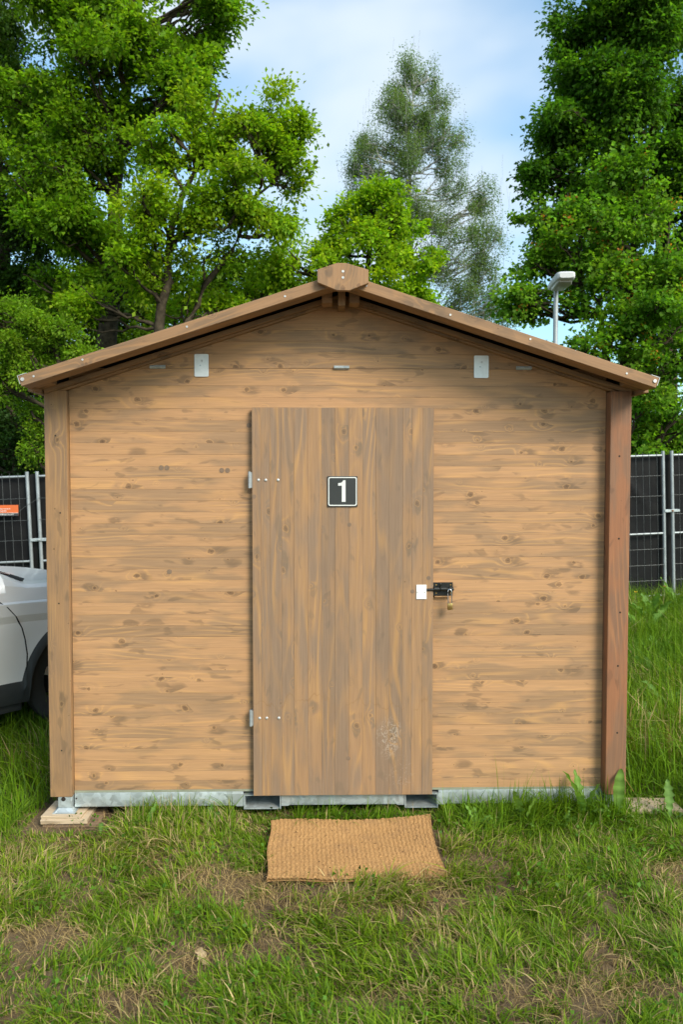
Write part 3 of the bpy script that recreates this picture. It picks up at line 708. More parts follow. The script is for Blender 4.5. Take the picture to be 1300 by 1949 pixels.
# ------------------------------------------------------------------ street lamp behind the shed
lx, ly = 2.495, 4.85
lamp = empty('street_lamp', (lx, ly, gz(lx, ly)), 'grey street lamp on a slim pole rising behind the right roof slope', 'street lamp')
zb = 3.815 - gz(lx, ly)
bm = bmesh.new(); cyl(bm, (0, 0, 0), (0, 0, zb + .02), .032, .026, n=18); finish('lamp_pole', bm, 'pole', lamp, smooth=True)
def head_loft(bm, secs, n=20):
    rings = []
    for yv, hw, z0, z1 in secs:
        rg = []
        for k in range(n):
            t = 2 * math.pi * k / n; cx, cz = math.cos(t), math.sin(t)
            sx = math.copysign(abs(cx) ** .45, cx); sz = math.copysign(abs(cz) ** .45, cz)
            rg.append(bm.verts.new((sx * hw, yv, (z0 + z1) / 2 + sz * (z1 - z0) / 2)))
        rings.append(rg)
    for a, b in zip(rings, rings[1:]):
        for k in range(n): bm.faces.new((a[k], a[(k + 1) % n], b[(k + 1) % n], b[k]))
    bm.faces.new(rings[0][::-1]); bm.faces.new(rings[-1])
HM = Matrix.Translation((0, 0, zb)) @ Matrix.Rotation(R(-6), 4, 'Z') @ Matrix.Rotation(R(3.5), 4, 'X')
bm = bmesh.new(); head_loft(bm, [(.11, .050, .015, .060), (.09, .075, .008, .078), (-.12, .088, .002, .088), (-.50, .098, .0, .094), (-.575, .090, .006, .086), (-.595, .070, .02, .07)])
bmesh.ops.transform(bm, matrix=HM, verts=bm.verts)
hd = finish('lamp_head', bm, 'lampgrey', lamp, smooth=True)
bm = bmesh.new(); head_loft(bm, [(-.06, .050, -.012, .03), (-.10, .072, -.032, .03), (-.46, .082, -.036, .03), (-.53, .066, -.012, .03)])
bmesh.ops.transform(bm, matrix=HM, verts=bm.verts)
finish('lamp_cover', bm, 'lampglass', hd, smooth=True)

# ------------------------------------------------------------------ silver car left of the shed
TH = R(50)
cf = Vector((math.cos(TH), math.sin(TH), 0)); cr_ = Vector((math.sin(TH), -math.cos(TH), 0))
HW = 0.92; WF, WR = 1.35, -1.30; RW = .36
wheel = Vector((-1.82, 1.70, 0)); cpos = wheel - cf * WF - cr_ * HW
car = empty('parked_car', (cpos.x, cpos.y, gz(wheel.x, wheel.y) - .01), 'silver parked car with dark cladding, partly hidden behind the left side of the shed', 'car', rz=TH)
xs = sorted(set([round(t, 4) for t in np.linspace(-2.18, 2.2, 74)] + [round(c + d_, 4) for c in (WF, WR) for d_ in (-.47, -.461, -.45, -.43, -.404, -.40, -.38, -.36, -.32, -.28, -.2, -.1, 0, .1, .2,   .28, .32, .36, .38, .40, .404, .43, .45, .461, .47)]))
def interp(x, pts): return float(np.interp(x, [p[0] for p in pts], [p[1] for p in pts]))
def belt(x): return interp(x, [(-2.2, 1.06), (-1.5, 1.07), (0.3, 1.03), (0.9, 1.015), (1.5, .985), (1.95, .90), (2.2, .70)])
def topz(x): return interp(x, [(-2.2, 1.06), (-2.05, 1.30), (-1.75, 1.58), (-1.2, 1.655), (-.3, 1.67), (.1, 1.62), (.55, 1.36), (.98, 1.10), (1.15, 1.088), (1.6, 1.045), (1.95, .95), (2.2, .72)])
def plan(x): return interp(x, [(-2.2, .80), (-2.0, .91), (-1.3, .995), (0, 1.0), (1.3, .995), (1.75, .93), (2.0, .80), (2.2, .55)])
def archz(x):
    z = .27
    for c in (WF, WR):
        if abs(x - c) < .405: z = max(z, RW + math.sqrt(.405 ** 2 - (x - c) ** 2))
    return z
def sidey(x, z):
    b = belt(x); t = (z - .27) / max(b - .27, .05)
    prof = float(np.interp(t, [0, .12, .22, .45, .70, .735, .80, .905, .92, 1.0], [.955, .985, .985, .998, .996, .990, 1.0, .985, .955, .925]))
    flare = sum(.018 * math.exp(-(((x - c) ** 2 + (z - RW) ** 2) ** .5 - .41) ** 2 / .006) for c in (WF, WR))
    return HW * plan(x) * prof + flare
NS = 17
def cladz(x):
    z = .42
    for c in (WF, WR):
        if abs(x - c) < .462: z = max(z, RW + math.sqrt(.462 ** 2 - (x - c) ** 2))
    return z
def side_rows(x):
    b = belt(x); z0 = archz(x); z1 = max(cladz(x), z0 + .01)
    ts = [.22, .30, .38, .45, .53, .62, .70, .735, .80, .85, .905, .92, .96, 1.0]
    zz = [z0, (z0 + z1) / 2, z1] + [max(z1 + .0006 * (k + 1), .27 + t * (b - .27)) for k, t in enumerate(ts)]
    return [(sidey(x, z) + (.012 if k < 2 else .0), z) for k, z in enumerate(zz)]
def cabin_rows(x):
    b = belt(x); tz = topz(x); y0 = sidey(x, b); rows = []
    if tz - b < .2:
        for t in (.2, .45, .7, .9, 1.0): rows.append((y0 * (1 - .16 * t ** 1.5), b + (tz - b) * .75 * (1 - (1 - t) ** 2)))
        yt, zt = rows[-1]
    else:
        for t in (.03, .2, .5, .88, 1.0): rows.append((y0 - .02 - .26 * t * min(1, (tz - b) / .55), b + (tz - b) * .92 * t))
        yt, zt = rows[-1]
    for t in (.06, .3, .6, 1.0): rows.append((yt * (1 - t), zt + (tz - zt) * (1 - (1 - t) ** 2.2)))
    return rows
grid = []
for x in xs: grid.append(side_rows(x) + cabin_rows(x))
ncol = len(grid[0])
cats = {}
verts = {}
def carface(cat, q):
    cats.setdefault(cat, []).append(q)
for i in range(len(xs) - 1):
    xm = (xs[i] + xs[i + 1]) / 2
    for k in range(ncol - 1):
        zc = (grid[i][k][1] + grid[i + 1][k + 1][1]) / 2
        hcab = topz(xm) - belt(xm)
        near = min(((xm - c) ** 2 + (zc - RW) ** 2) ** .5 for c in (WF, WR))
        if k < NS - 1:
            t = (zc - .27) / (belt(xm) - .27)
            cat = 'cladding' if k < 2 else 'body'
        elif k == NS - 1: cat = 'body'
        elif k < NS + 3 and hcab > .2:
            pillar = (-.06 < xm < .0) or xm > .62 or xm < -1.75 or (-1.05 < xm < -.98)
            cat = 'body' if pillar else 'side_window'
        elif k >= NS + 4 and hcab > .1:
            cat = 'windscreen' if (.14 < xm < .95) else ('rear_window' if xm < -1.78 else 'body')
        else: cat = 'body'
        carface(cat, (i, k))
for cat, qs in cats.items():
    for s in ((1, -1) if cat in ('cladding', 'side_window') else (0,)):
        bm = bmesh.new(); vc = {}
        def gv(i, k, sg):
            key = (i, k, sg if k < ncol - 1 else 0)
            if key not in vc: y, z = grid[i][k]; vc[key] = bm.verts.new((xs[i], sg * y, z))
            return vc[key]
        for (i, k) in qs:
            for sg in ((1, -1) if s == 0 else (s,)):
                try: bm.faces.new((gv(i, k, sg), gv(i + 1, k, sg), gv(i + 1, k + 1, sg), gv(i, k + 1, sg)))
                except ValueError: pass
        bmesh.ops.remove_doubles(bm, verts=bm.verts, dist=.0006)
        o = finish(cat, bm, {'body': 'paint', 'cladding': 'clad'}.get(cat, 'carglass'), car)
        o.data.shade_smooth(); o.data.set_sharp_from_angle(angle=R(14 if cat == 'body' else 30))
bm = bmesh.new(); bbox(bm, -2.1, 2.1, -.72, .72, .24, .50, .02); bbox(bm, -1.6, .9, -.80, .80, .24, .60, .02); bbox(bm, 1.98, 2.16, -.48, .48, .30, .68, .03); bbox(bm, -2.16, -1.9, -.66, .66, .30, 1.0, .03)
finish('underbody', bm, 'gap', car)
for yy in (.78, -.78): box('sill', -.86, .92, yy - .08, yy + .08, .205, .30, 'clad', car, .02, seg=2)
def seam(pts, wdt=.005, sg=-1):
    bm = bmesh.new(); prev = None
    for x, z in pts:
        y = sg * (sidey(x, z) + .0025)
        a = bm.verts.new((x - wdt, y, z)); b = bm.verts.new((x + wdt, y, z))
        a2 = bm.verts.new((x - wdt, y - sg * .012, z)); b2 = bm.verts.new((x + wdt, y - sg * .012, z))
        if prev:
            bm.faces.new((prev[0], prev[1], b, a)); bm.faces.new((prev[0], a, a2, prev[2])); bm.faces.new((prev[1], prev[3], b2, b))
        prev = (a, b, a2, b2)
    finish('door_gap', bm, 'gap', car)
fs = [(.70, 1.02), (.74, .985), (.80, .93), (.855, .86), (.895, .78), (.915, .70), (.925, .60), (.92, .50), (.905, .40), (.89, .30)]
for sg in (-1, 1):
    seam(fs, .004, sg)
    seam([(-.05, 1.04), (-.05, .9), (-.06, .7), (-.08, .5), (-.09, .30)], .004, sg)
    seam([(-1.12, 1.04), (-1.05, .9), (-.92, .72), (-.86, .6), (-.84, .45)], .004, sg)
def wheelobj(x, sg, steer=0.0):
    c = Vector((x, sg * (HW - .115), RW))
    rot = Matrix.Translation(c) @ Matrix.Rotation(steer, 4, 'Z')
    bm = bmesh.new(); n = 56
    prof = [(.235, -.085), (.27, -.105), (.325, -.112), (.348, -.100), (.358, -.075), (.358, -.046), (.349, -.044), (.349, -.036), (.359, -.034), (.360, -.006), (.350, -.004), (.350, .004), (.360, .006), (.359, .034), (.349, .036), (.349, .044), (.358, .046), (.358, .075), (.348, .100), (.325, .112), (.27, .105), (.235, .085)]
    rings = [[bm.verts.new(rot @ Vector((r_ * math.cos(2 * math.pi * k / n), yv, r_ * math.sin(2 * math.pi * k / n)))) for k in range(n)] for r_, yv in prof]
    for a, b in zip(rings, rings[1:]):
        for k in range(n): bm.faces.new((a[k], a[(k + 1) % n], b[(k + 1) % n], b[k]))
    ty = finish('wheel', bm, 'tyre', car, smooth=True)
    bm = bmesh.new()
    for yv0, yv1, r0, r1 in ((-.085, .085, .238, .238),):
        A = [bm.verts.new(rot @ Vector((r0 * math.cos(2 * math.pi * k / n), yv0, r0 * math.sin(2 * math.pi * k / n)))) for k in range(n)]
        B = [bm.verts.new(rot @ Vector((r1 * math.cos(2 * math.pi * k / n), yv1, r1 * math.sin(2 * math.pi * k / n)))) for k in range(n)]
        for k in range(n): bm.faces.new((A[k], B[k], B[(k + 1) % n], A[(k + 1) % n]))
    for k in range(5):
        m_ = rot @ Matrix.Rotation(2 * math.pi * k / 5, 4, 'Y')
        bbox(bm, -.034, .034, sg * .045 - .015, sg * .045 + .015, .04, .238, .006, 1, m_)
    cyl(bm, rot @ Vector((0, sg * .02, 0)), rot @ Vector((0, sg * .07, 0)), .065, n=20)
    finish('rim', bm, 'steel', ty, smooth=True)
for x, st_ in ((WF, R(-16)), (WR, 0)):
    for sg in (1, -1): wheelobj(x, sg, st_)
for sg in (-1, 1):
    bm = bmesh.new(); bmesh.ops.create_uvsphere(bm, u_segments=20, v_segments=12, radius=1)
    for v_ in bm.verts:
        c = v_.co
        s_ = lambda t, p_: math.copysign(abs(t) ** p_, t)
        v_.co = Vector((.52 + .085 * s_(c.x, .7) - .03 * c.y * sg, sg * 1.03 + .115 * s_(c.y, .65), 1.115 + .085 * s_(c.z, .65)))
    mo = finish('mirror', bm, 'paint', car, smooth=True)
    bm = bmesh.new(); bbox(bm, .44, .60, sg * 1.03 - .11, sg * 1.03 + .11, 1.018, 1.072, .02, 2); bbox(bm, .49, .56, min(sg * .86, sg * .98), max(sg * .86, sg * .98), 1.03, 1.07, .01)
    finish('mirror_base', bm, 'clad', mo, smooth=True)
    # wiper cowl, headlamp, tail lamp
    bm = bmesh.new(); bmesh.ops.create_uvsphere(bm, u_segments=18, v_segments=8, radius=1); 
    for v_ in bm.verts: v_.co = Vector((2.0 + .14 * v_.co.x, sg * .60 + .15 * v_.co.y, .80 + .055 * v_.co.z))
    finish('headlight', bm, 'lens', car, smooth=True)
    bm = bmesh.new(); bmesh.ops.create_uvsphere(bm, u_segments=18, v_segments=8, radius=1)
    for v_ in bm.verts: v_.co = Vector((-2.12 + .10 * v_.co.x, sg * .66 + .15 * v_.co.y, .98 + .07 * v_.co.z))
    finish('tail_light', bm, 'redlens', car, smooth=True)
bm = bmesh.new()
cw = [(.985, .77), (1.06, .66), (1.085, .40), (1.09, 0), (1.085, -.40), (1.06, -.66), (.985, -.77)]
top_ = [bm.verts.new((x, y, topz(x) - .020 + .030 * (1 - (y / .8) ** 2) - .006)) for x, y in cw]; low_ = [bm.verts.new((x - .10, y * .985, topz(x) + .018 + .02 * (1 - (y / .8) ** 2))) for x, y in cw]
for i in range(len(cw) - 1): bm.faces.new((top_[i], top_[i + 1], low_[i + 1], low_[i]))
finish('wiper_cowl', bm, 'gap', car, smooth=True)

# ------------------------------------------------------------------ trees
def at(px, py, D):
    """point seen at that place of the photograph, D metres from the camera"""
    return np.array([-0.076 + (px - 619) / 1500 * D, D - 3.95, 1.72 + (910 - py) / 1500 * D])
class Tubes:
    def __init__(s): s.V = []; s.F = []; s.n = 0
    def add(s, P, r, n=6):
        P = np.asarray(P, float); m = len(P); r = np.broadcast_to(r, (m,))
        T = np.gradient(P, axis=0); T /= np.linalg.norm(T, axis=1, keepdims=True) + 1e-9
        ref = np.where(np.abs(T[:, 2:3]) > .9, [[1., 0, 0]], [[0, 0, 1.]])
        A = np.cross(T, ref); A /= np.linalg.norm(A, axis=1, keepdims=True) + 1e-9; B = np.cross(T, A)
        t = np.arange(n) * 2 * np.pi / n
        ring = P[:, None] + r[:, None, None] * (np.cos(t)[None, :, None] * A[:, None] + np.sin(t)[None, :, None] * B[:, None])
        i = np.arange(m * n).reshape(m, n) + s.n
        j = np.roll(i, -1, 1)
        s.F.append(np.stack([i[:-1], j[:-1], j[1:], i[1:]], -1).reshape(-1, 4)); s.V.append(ring.reshape(-1, 3)); s.n += m * n
def curve(a, b, k, wob, rg, sag=0.0):
    t = np.linspace(0, 1, k)[:, None]; P = a + (b - a) * t
    L = np.linalg.norm(b - a)
    off = np.cumsum(rg.normal(0, wob * L / k, (k, 3)), 0); off -= off[0] + (off[-1] - off[0]) * t
    P = P + off; P[:, 2] += sag * L * (np.sin(np.pi * t[:, 0])); return P
def leaves(cent, out_dir, length, ratio, droop, rg, col, colvar, fold=.25):
    n = len(cent)
    d = out_dir + rg.normal(0, .65, (n, 3)); d[:, 2] -= droop; d /= np.linalg.norm(d, axis=1, keepdims=True)
    up = np.array([0, 0, 1.]) + rg.normal(0, .55, (n, 3))
    sd_ = np.cross(d, up); sd_ /= np.linalg.norm(sd_, axis=1, keepdims=True) + 1e-9
    nm = np.cross(sd_, d)
    L = (length * rg.uniform(.5, 1.35, n))[:, None]; Wd = L * ratio * rg.uniform(.8, 1.2, (n, 1))
    b0 = cent; tip = cent + d * L - nm * L * .10
    r1 = cent + d * L * .55 + sd_ * Wd * .5 + nm * Wd * fold; l1 = cent + d * L * .55 - sd_ * Wd * .5 + nm * Wd * fold
    V = np.stack([b0, r1, tip, l1], 1).reshape(-1, 3)
    i = np.arange(n) * 4
    F = np.stack([i, i + 1, i + 2, i + 3], -1)
    c = col * (1 + rg.normal(0, colvar, (n, 1))) * (1 + rg.normal(0, .06, (n, 3)))
    return V, F, np.repeat(np.clip(c, .004, .9), 4, 0)
DENS, LSC, BRI, NCM = 1.75, .76, 1.62, 1.8
def tree(name, label, cat, trunk, r0, lobes, leaf, col, tipcol, seed, per=60, spread=.24, ratio=.62, droop=.25, bark='bark', lmat='leaf', colvar=.26, flat=.75, stems=(), red=None, seedcol=None, group=None, strands=0, shell=.55):
    """trunk: list of points; lobes: (centre, radii, clumps). Leaves stand in clumps on twigs that grow from limbs"""
    rg = np.random.default_rng(seed)
    base = np.array(trunk[0]); T = Tubes()
    tp = np.array(trunk); k = 14
    tt = np.linspace(0, 1, k); seg = np.linspace(0, 1, len(tp))
    TP = np.stack([np.interp(tt, seg, tp[:, i]) for i in range(3)], 1); TP[1:-1] += rg.normal(0, r0 * .16, (k - 2, 3))
    T.add(TP, r0 * (1.25 - 1.05 * tt ** .8), 9)
    allP = [TP]
    for sp_ in stems:
        sp_ = np.array(sp_); s2 = np.linspace(0, 1, len(sp_))
        SP = np.stack([np.interp(np.linspace(0, 1, 10), s2, sp_[:, i]) for i in range(3)], 1); SP[1:-1] += rg.normal(0, .04, (8, 3))
        T.add(SP, r0 * np.linspace(.7, .2, 10), 7); allP.append(SP)
    allP = np.concatenate(allP)
    LV = []; LF = []; LC = []; nv = 0
    more_ = []
    for c, rad, nc in lobes:
        rad = np.array(rad, float); more_.append((c, rad, max(3, int(nc * .5))))
        for _ in range(2):
            q = rg.normal(0, 1, 3); q /= np.linalg.norm(q)
            more_.append((np.array(c) + q * rad * .75, rad * rg.uniform(.45, .75, 3), max(2, int(nc * .25))))
    lobes = more_
    for c, rad, nc in lobes:
        c = np.array(c, float); rad = np.array(rad, float); nc = int(nc * NCM)
        low = allP[allP[:, 2] < c[2] - .1]
        low = allP[:2] if len(low) == 0 else low
        a = low[np.argmin(np.linalg.norm(low - (c - [0, 0, rad[2] * .9]), axis=1))]
        lim = curve(a, c, 9, .30, rg, -.06); rl = np.linspace(max(.30 * r0, .03), .014, 9)
        T.add(lim, rl, 6)
        subs = [lim[4:]]
        for _ in range(3):
            q = rg.normal(0, 1, 3); q /= np.linalg.norm(q); e_ = c + q * rad * rg.uniform(.5, .85)
            st_ = lim[rg.integers(3, 8)]; sb_ = curve(st_, e_, 7, .28, rg, -.04); T.add(sb_, np.linspace(.020, .007, 7) * (1 + r0), 5); subs.append(sb_[2:])
        S = np.concatenate(subs)
        q = rg.normal(0, 1, (nc, 3)); q /= np.linalg.norm(q, axis=1, keepdims=True)
        rr = rg.uniform(0, 1, (nc, 1)) ** shell * rg.uniform(.80, 1.12, (nc, 1))
        nsub = max(3, nc // 6); qs = rg.normal(0, 1, (nsub, 3)); qs /= np.linalg.norm(qs, axis=1, keepdims=True)
        sc_ = c + qs * rad * rg.uniform(.35, .88, (nsub, 1)); sr_ = rad * rg.uniform(.26, .70, (nsub, 1))
        w_ = rg.integers(0, nsub, nc)
        cc_ = sc_[w_] + q * rr * sr_[w_]
        dq = (cc_ - c) / rad; rr = np.linalg.norm(dq, axis=1, keepdims=True); q = dq / (rr + 1e-6)
        for m in range(nc):
            s0 = S[np.argmin(np.linalg.norm(S - cc_[m], axis=1))]
            tw = curve(s0, cc_[m], 4, .25, rg, -.05); T.add(tw, np.linspace(.007, .003, 4), 3)
            for _ in range(strands):
                p0 = cc_[m] + rg.normal(0, spread * .8, 3); T.add(curve(p0 + [0, 0, .25], p0 + [rg.normal(0, .06), rg.normal(0, .06), -rg.uniform(.35, .8)], 4, .12, rg), np.linspace(.0035, .0015, 4), 3)
            n_ = max(6, int(per * DENS * rg.uniform(.45, 1.4))); sg_ = spread * rg.uniform(.32, .78)
            off = np.clip(rg.normal(0, 1, (n_, 3)), -1.7, 1.7) * [sg_ * .75, sg_ * .75, sg_ * flat * .75]
            ax_ = q[m] + rg.normal(0, .6, 3); ax_[2] = ax_[2] * .6 - (.9 if strands else .05); ax_ /= np.linalg.norm(ax_)
            off = off + ax_ * (np.clip(rg.normal(0, 1.1, (n_, 1)), -1.9, 1.9) * sg_)
            ce = cc_[m] + off
            od = off / (np.linalg.norm(off, axis=1, keepdims=True) + 1e-6) + q[m] * .6
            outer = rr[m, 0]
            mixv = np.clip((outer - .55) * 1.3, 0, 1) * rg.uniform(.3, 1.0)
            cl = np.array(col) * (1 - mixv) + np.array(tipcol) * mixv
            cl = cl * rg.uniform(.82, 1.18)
            if red is not None and rg.random() < red[0]:
                ce2 = cc_[m] + rg.normal(0, .045, (12, 3)) + q[m] * .10 + [0, 0, .05]
                V, F, Cc = leaves(ce2, np.tile([0, 0, .3], (12, 1)), leaf * .62, .5, .3, rg, np.array(red[1]), .2)
                LV.append(V); LF.append(F + nv); LC.append(Cc); nv += len(V)
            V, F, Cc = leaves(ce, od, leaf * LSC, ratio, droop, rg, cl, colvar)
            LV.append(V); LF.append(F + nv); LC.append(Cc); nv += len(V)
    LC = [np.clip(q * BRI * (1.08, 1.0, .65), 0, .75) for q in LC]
    e = empty(name, tuple(base), label, cat, group)
    Vt = np.concatenate(T.V) - base
    link(bpy.data.objects.new('trunk', npmesh('trunk', Vt, [np.concatenate(T.F)], bark, smooth=True)), e)
    link(bpy.data.objects.new('crown', npmesh('crown', np.concatenate(LV) - base, [np.concatenate(LF)], lmat, np.concatenate(LC))), e)
    return e
def onground(px, D):
    p = at(px, 900, D); p[2] = gz(p[0], p[1]) - .05; return p
def L_(px, py, D, rpx, rpy, rd, n):
    return (at(px, py, D), (rpx / 1500 * D, rd, rpy / 1500 * D), n)
OAK = (.072, .150, .012)
# tall oak at the left, crown running out of the top of the picture
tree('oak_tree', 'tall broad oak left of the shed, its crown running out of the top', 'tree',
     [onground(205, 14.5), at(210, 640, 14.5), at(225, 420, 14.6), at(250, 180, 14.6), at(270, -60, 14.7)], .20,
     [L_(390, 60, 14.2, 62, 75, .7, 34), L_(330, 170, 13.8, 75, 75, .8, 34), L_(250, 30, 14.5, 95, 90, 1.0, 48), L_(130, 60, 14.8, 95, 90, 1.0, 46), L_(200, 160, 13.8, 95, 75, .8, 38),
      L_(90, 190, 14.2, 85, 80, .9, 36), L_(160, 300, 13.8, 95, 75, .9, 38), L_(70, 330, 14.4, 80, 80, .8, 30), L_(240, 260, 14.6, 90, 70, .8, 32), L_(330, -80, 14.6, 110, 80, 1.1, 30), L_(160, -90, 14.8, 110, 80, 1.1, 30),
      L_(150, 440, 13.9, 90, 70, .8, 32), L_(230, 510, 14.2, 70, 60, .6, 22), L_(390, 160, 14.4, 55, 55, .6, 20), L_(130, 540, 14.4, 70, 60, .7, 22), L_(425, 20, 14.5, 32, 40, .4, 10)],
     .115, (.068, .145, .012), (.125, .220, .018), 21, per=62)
# second oak, nearer, with a leaning stem and bright sprays
tree('oak_tree', 'bright spreading oak with a leaning stem rising behind the left roof slope', 'tree',
     [onground(300, 12.6), at(302, 640, 12.6), at(322, 540, 12.6), at(335, 430, 12.7), at(385, 320, 12.8), at(425, 190, 12.8)], .09,
     [L_(500, 240, 12.8, 58, 62, .7, 24), L_(545, 320, 12.8, 46, 62, .6, 18), L_(430, 270, 12.5, 62, 62, .7, 22), L_(360, 250, 12.6, 60, 60, .6, 18), L_(470, 370, 12.4, 70, 52, .7, 22), L_(390, 400, 12.2, 75, 58, .7, 24),
      L_(280, 380, 12.2, 65, 55, .6, 18), L_(520, 430, 12.6, 55, 45, .5, 14), L_(250, 470, 12.2, 60, 60, .6, 16), L_(300, 520, 12.8, 55, 50, .5, 12), L_(430, 480, 12.8, 58, 45, .5, 12), L_(570, 250, 12.9, 22, 36, .35, 6), L_(290, 300, 12.4, 50, 45, .5, 14),
      L_(350, 590, 13.2, 90, 40, .6, 16), L_(190, 590, 12.9, 60, 45, .5, 14)],
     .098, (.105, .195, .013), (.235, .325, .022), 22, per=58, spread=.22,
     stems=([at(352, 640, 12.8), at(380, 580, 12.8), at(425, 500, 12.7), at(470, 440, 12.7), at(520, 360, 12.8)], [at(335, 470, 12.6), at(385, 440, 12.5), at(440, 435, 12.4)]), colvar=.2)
# tree at the far left edge, its leaf colour darkened for shadow and vignetting
tree('leafy_tree', 'dark leafy tree at the far left edge behind the mesh fence', 'tree',
     [onground(20, 16.5), at(25, 600, 16.5), at(15, 300, 16.5), at(10, 40, 16.5)], .17,
     [L_(20, 250, 16.4, 90, 110, 1.0, 50), L_(-40, 120, 16.6, 110, 110, 1.2, 40), L_(10, 420, 16.2, 110, 90, 1.0, 50), L_(60, 560, 16.6, 120, 80, 1.0, 52), L_(-50, 560, 16.2, 100, 90, 1.0, 40), L_(30, 690, 16.3, 120, 80, .9, 56), L_(60, 800, 16.5, 120, 80, .9, 56), L_(-60, 740, 16.3, 100, 90, .9, 40), L_(60, 890, 16.6, 120, 60, .9, 36), L_(170, 680, 16.8, 90, 70, .8, 34), L_(20, 70, 16.6, 60, 70, .8, 24), L_(-90, 330, 16.5, 90, 120, 1, 30), L_(110, 400, 16.8, 90, 90, .9, 40), L_(100, 250, 16.9, 90, 90, .9, 40), L_(200, 560, 17.0, 80, 70, .8, 30), L_(40, 620, 16.9, 120, 90, .9, 40)],
     .105, (.024, .056, .010), (.040, .085, .014), 23, per=72, spread=.30, lmat='leaf_dark')
tree('leafy_bush', 'broad green bush behind the left roof slope', 'bush',
     [onground(300, 17.5), at(300, 760, 17.5), at(305, 640, 17.5), at(330, 580, 17.5)], .07,
     [L_(200, 600, 17.3, 80, 55, .7, 34), L_(300, 570, 17.5, 80, 55, .7, 34), L_(400, 560, 17.6, 80, 50, .7, 34), L_(480, 540, 17.7, 60, 45, .6, 24), L_(130, 660, 17.4, 80, 60, .7, 30), L_(250, 500, 17.8, 80, 55, .7, 30), L_(170, 500, 17.6, 80, 60, .7, 30), L_(560, 560, 17.7, 60, 40, .6, 20), L_(90, 590, 17.6, 70, 60, .7, 26), L_(260, 640, 17.2, 80, 50, .7, 30), L_(200, 690, 17.2, 80, 50, .7, 26), L_(350, 620, 17.3, 70, 45, .6, 26), L_(130, 740, 17.3, 70, 60, .7, 22)],
     .10, (.060, .130, .014), (.12, .215, .022), 31, per=60, spread=.26)
# light green shrub just behind the left end of the fence
tree('leafy_bush', 'light green small leaved bush behind the fence under the left eave', 'bush',
     [onground(110, 11.2), at(112, 800, 11.2), at(118, 690, 11.2), at(105, 630, 11.2)], .055,
     [L_(35, 610, 11.0, 50, 42, .4, 17), L_(70, 680, 10.9, 60, 50, .45, 20), L_(120, 640, 11.2, 48, 36, .4, 13), L_(20, 720, 11.3, 45, 50, .4, 13), L_(150, 700, 11.3, 55, 45, .4, 14), L_(95, 790, 11.4, 40, 50, .4, 12), L_(-20, 640, 11.1, 40, 45, .4, 10), L_(75, 850, 11.3, 26, 35, .3, 7)],
     .062, (.085, .165, .018), (.165, .260, .032), 24, per=85, spread=.16)
# young oak straight behind the ridge
tree('oak_tree', 'young bright green oak straight behind the shed ridge', 'tree',
     [onground(690, 14.0), at(690, 640, 14.0), at(700, 500, 14.0), at(715, 400, 14.0)], .085,
     [L_(715, 400, 13.9, 48, 42, .5, 18), L_(670, 440, 13.8, 50, 42, .5, 18), L_(770, 430, 13.9, 45, 42, .5, 16), L_(725, 470, 13.5, 62, 45, .6, 22), L_(630, 480, 13.9, 55, 42, .5, 18), L_(800, 490, 13.8, 40, 45, .5, 14), L_(570, 510, 13.9, 60, 42, .6, 18), L_(680, 540, 13.5, 75, 45, .6, 20), L_(780, 560, 13.8, 55, 45, .5, 16), L_(520, 545, 14.0, 55, 40, .5, 15), L_(600, 580, 13.9, 75, 40, .6, 18), L_(460, 580, 14.1, 50, 35, .5, 11)],
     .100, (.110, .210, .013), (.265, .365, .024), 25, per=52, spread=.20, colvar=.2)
# birch further back
tree('birch_tree', 'tall slender birch with sparse hanging foliage behind the shed', 'tree',
     [onground(790, 25), at(785, 700, 25), at(780, 400, 25), at(778, 270, 25), at(785, 190, 25)], .10,
     [L_(768, 165, 25, 24, 40, .5, 12), L_(800, 170, 25.2, 30, 38, .5, 12), L_(770, 235, 24.8, 48, 42, .8, 20), L_(830, 210, 25, 26, 36, .5, 9), L_(740, 280, 25, 52, 42, .9, 18), L_(830, 280, 24.8, 48, 45, .9, 18), L_(700, 290, 25.2, 28, 38, .5, 8), L_(770, 340, 24.6, 70, 45, 1, 24), L_(700, 370, 25, 42, 42, .8, 12), L_(860, 350, 25, 45, 52, .9, 17), L_(820, 420, 24.7, 60, 45, 1, 20), L_(900, 420, 25, 42, 50, .8, 16), L_(890, 500, 24.8, 52, 48, .9, 18), L_(840, 520, 25, 50, 50, .9, 15), L_(925, 540, 25, 36, 50, .7, 11), L_(670, 320, 25.2, 20, 30, .4, 4), L_(920, 360, 25, 22, 30, .4, 5), L_(905, 600, 25, 55, 45, .8, 14), L_(720, 430, 25, 50, 40, .8, 12), L_(700, 330, 25, 40, 45, .7, 12), L_(745, 210, 25, 30, 45, .5, 10), L_(860, 270, 25, 35, 45, .6, 10), L_(690, 410, 25, 40, 45, .7, 12), L_(930, 470, 25, 35, 50, .6, 12), L_(790, 270, 24.8, 50, 50, .8, 16), L_(865, 570, 24.9, 50, 45, .8, 16), L_(940, 610, 25, 40, 45, .7, 12), L_(820, 470, 24.9, 45, 45, .8, 14), L_(780, 410, 24.8, 45, 40, .8, 12)],
     .066, (.072, .122, .062), (.098, .158, .080), 26, per=88, spread=.26, strands=2, ratio=.7, droop=1.0, bark='birchbark', flat=1.55, colvar=.15, shell=.6)
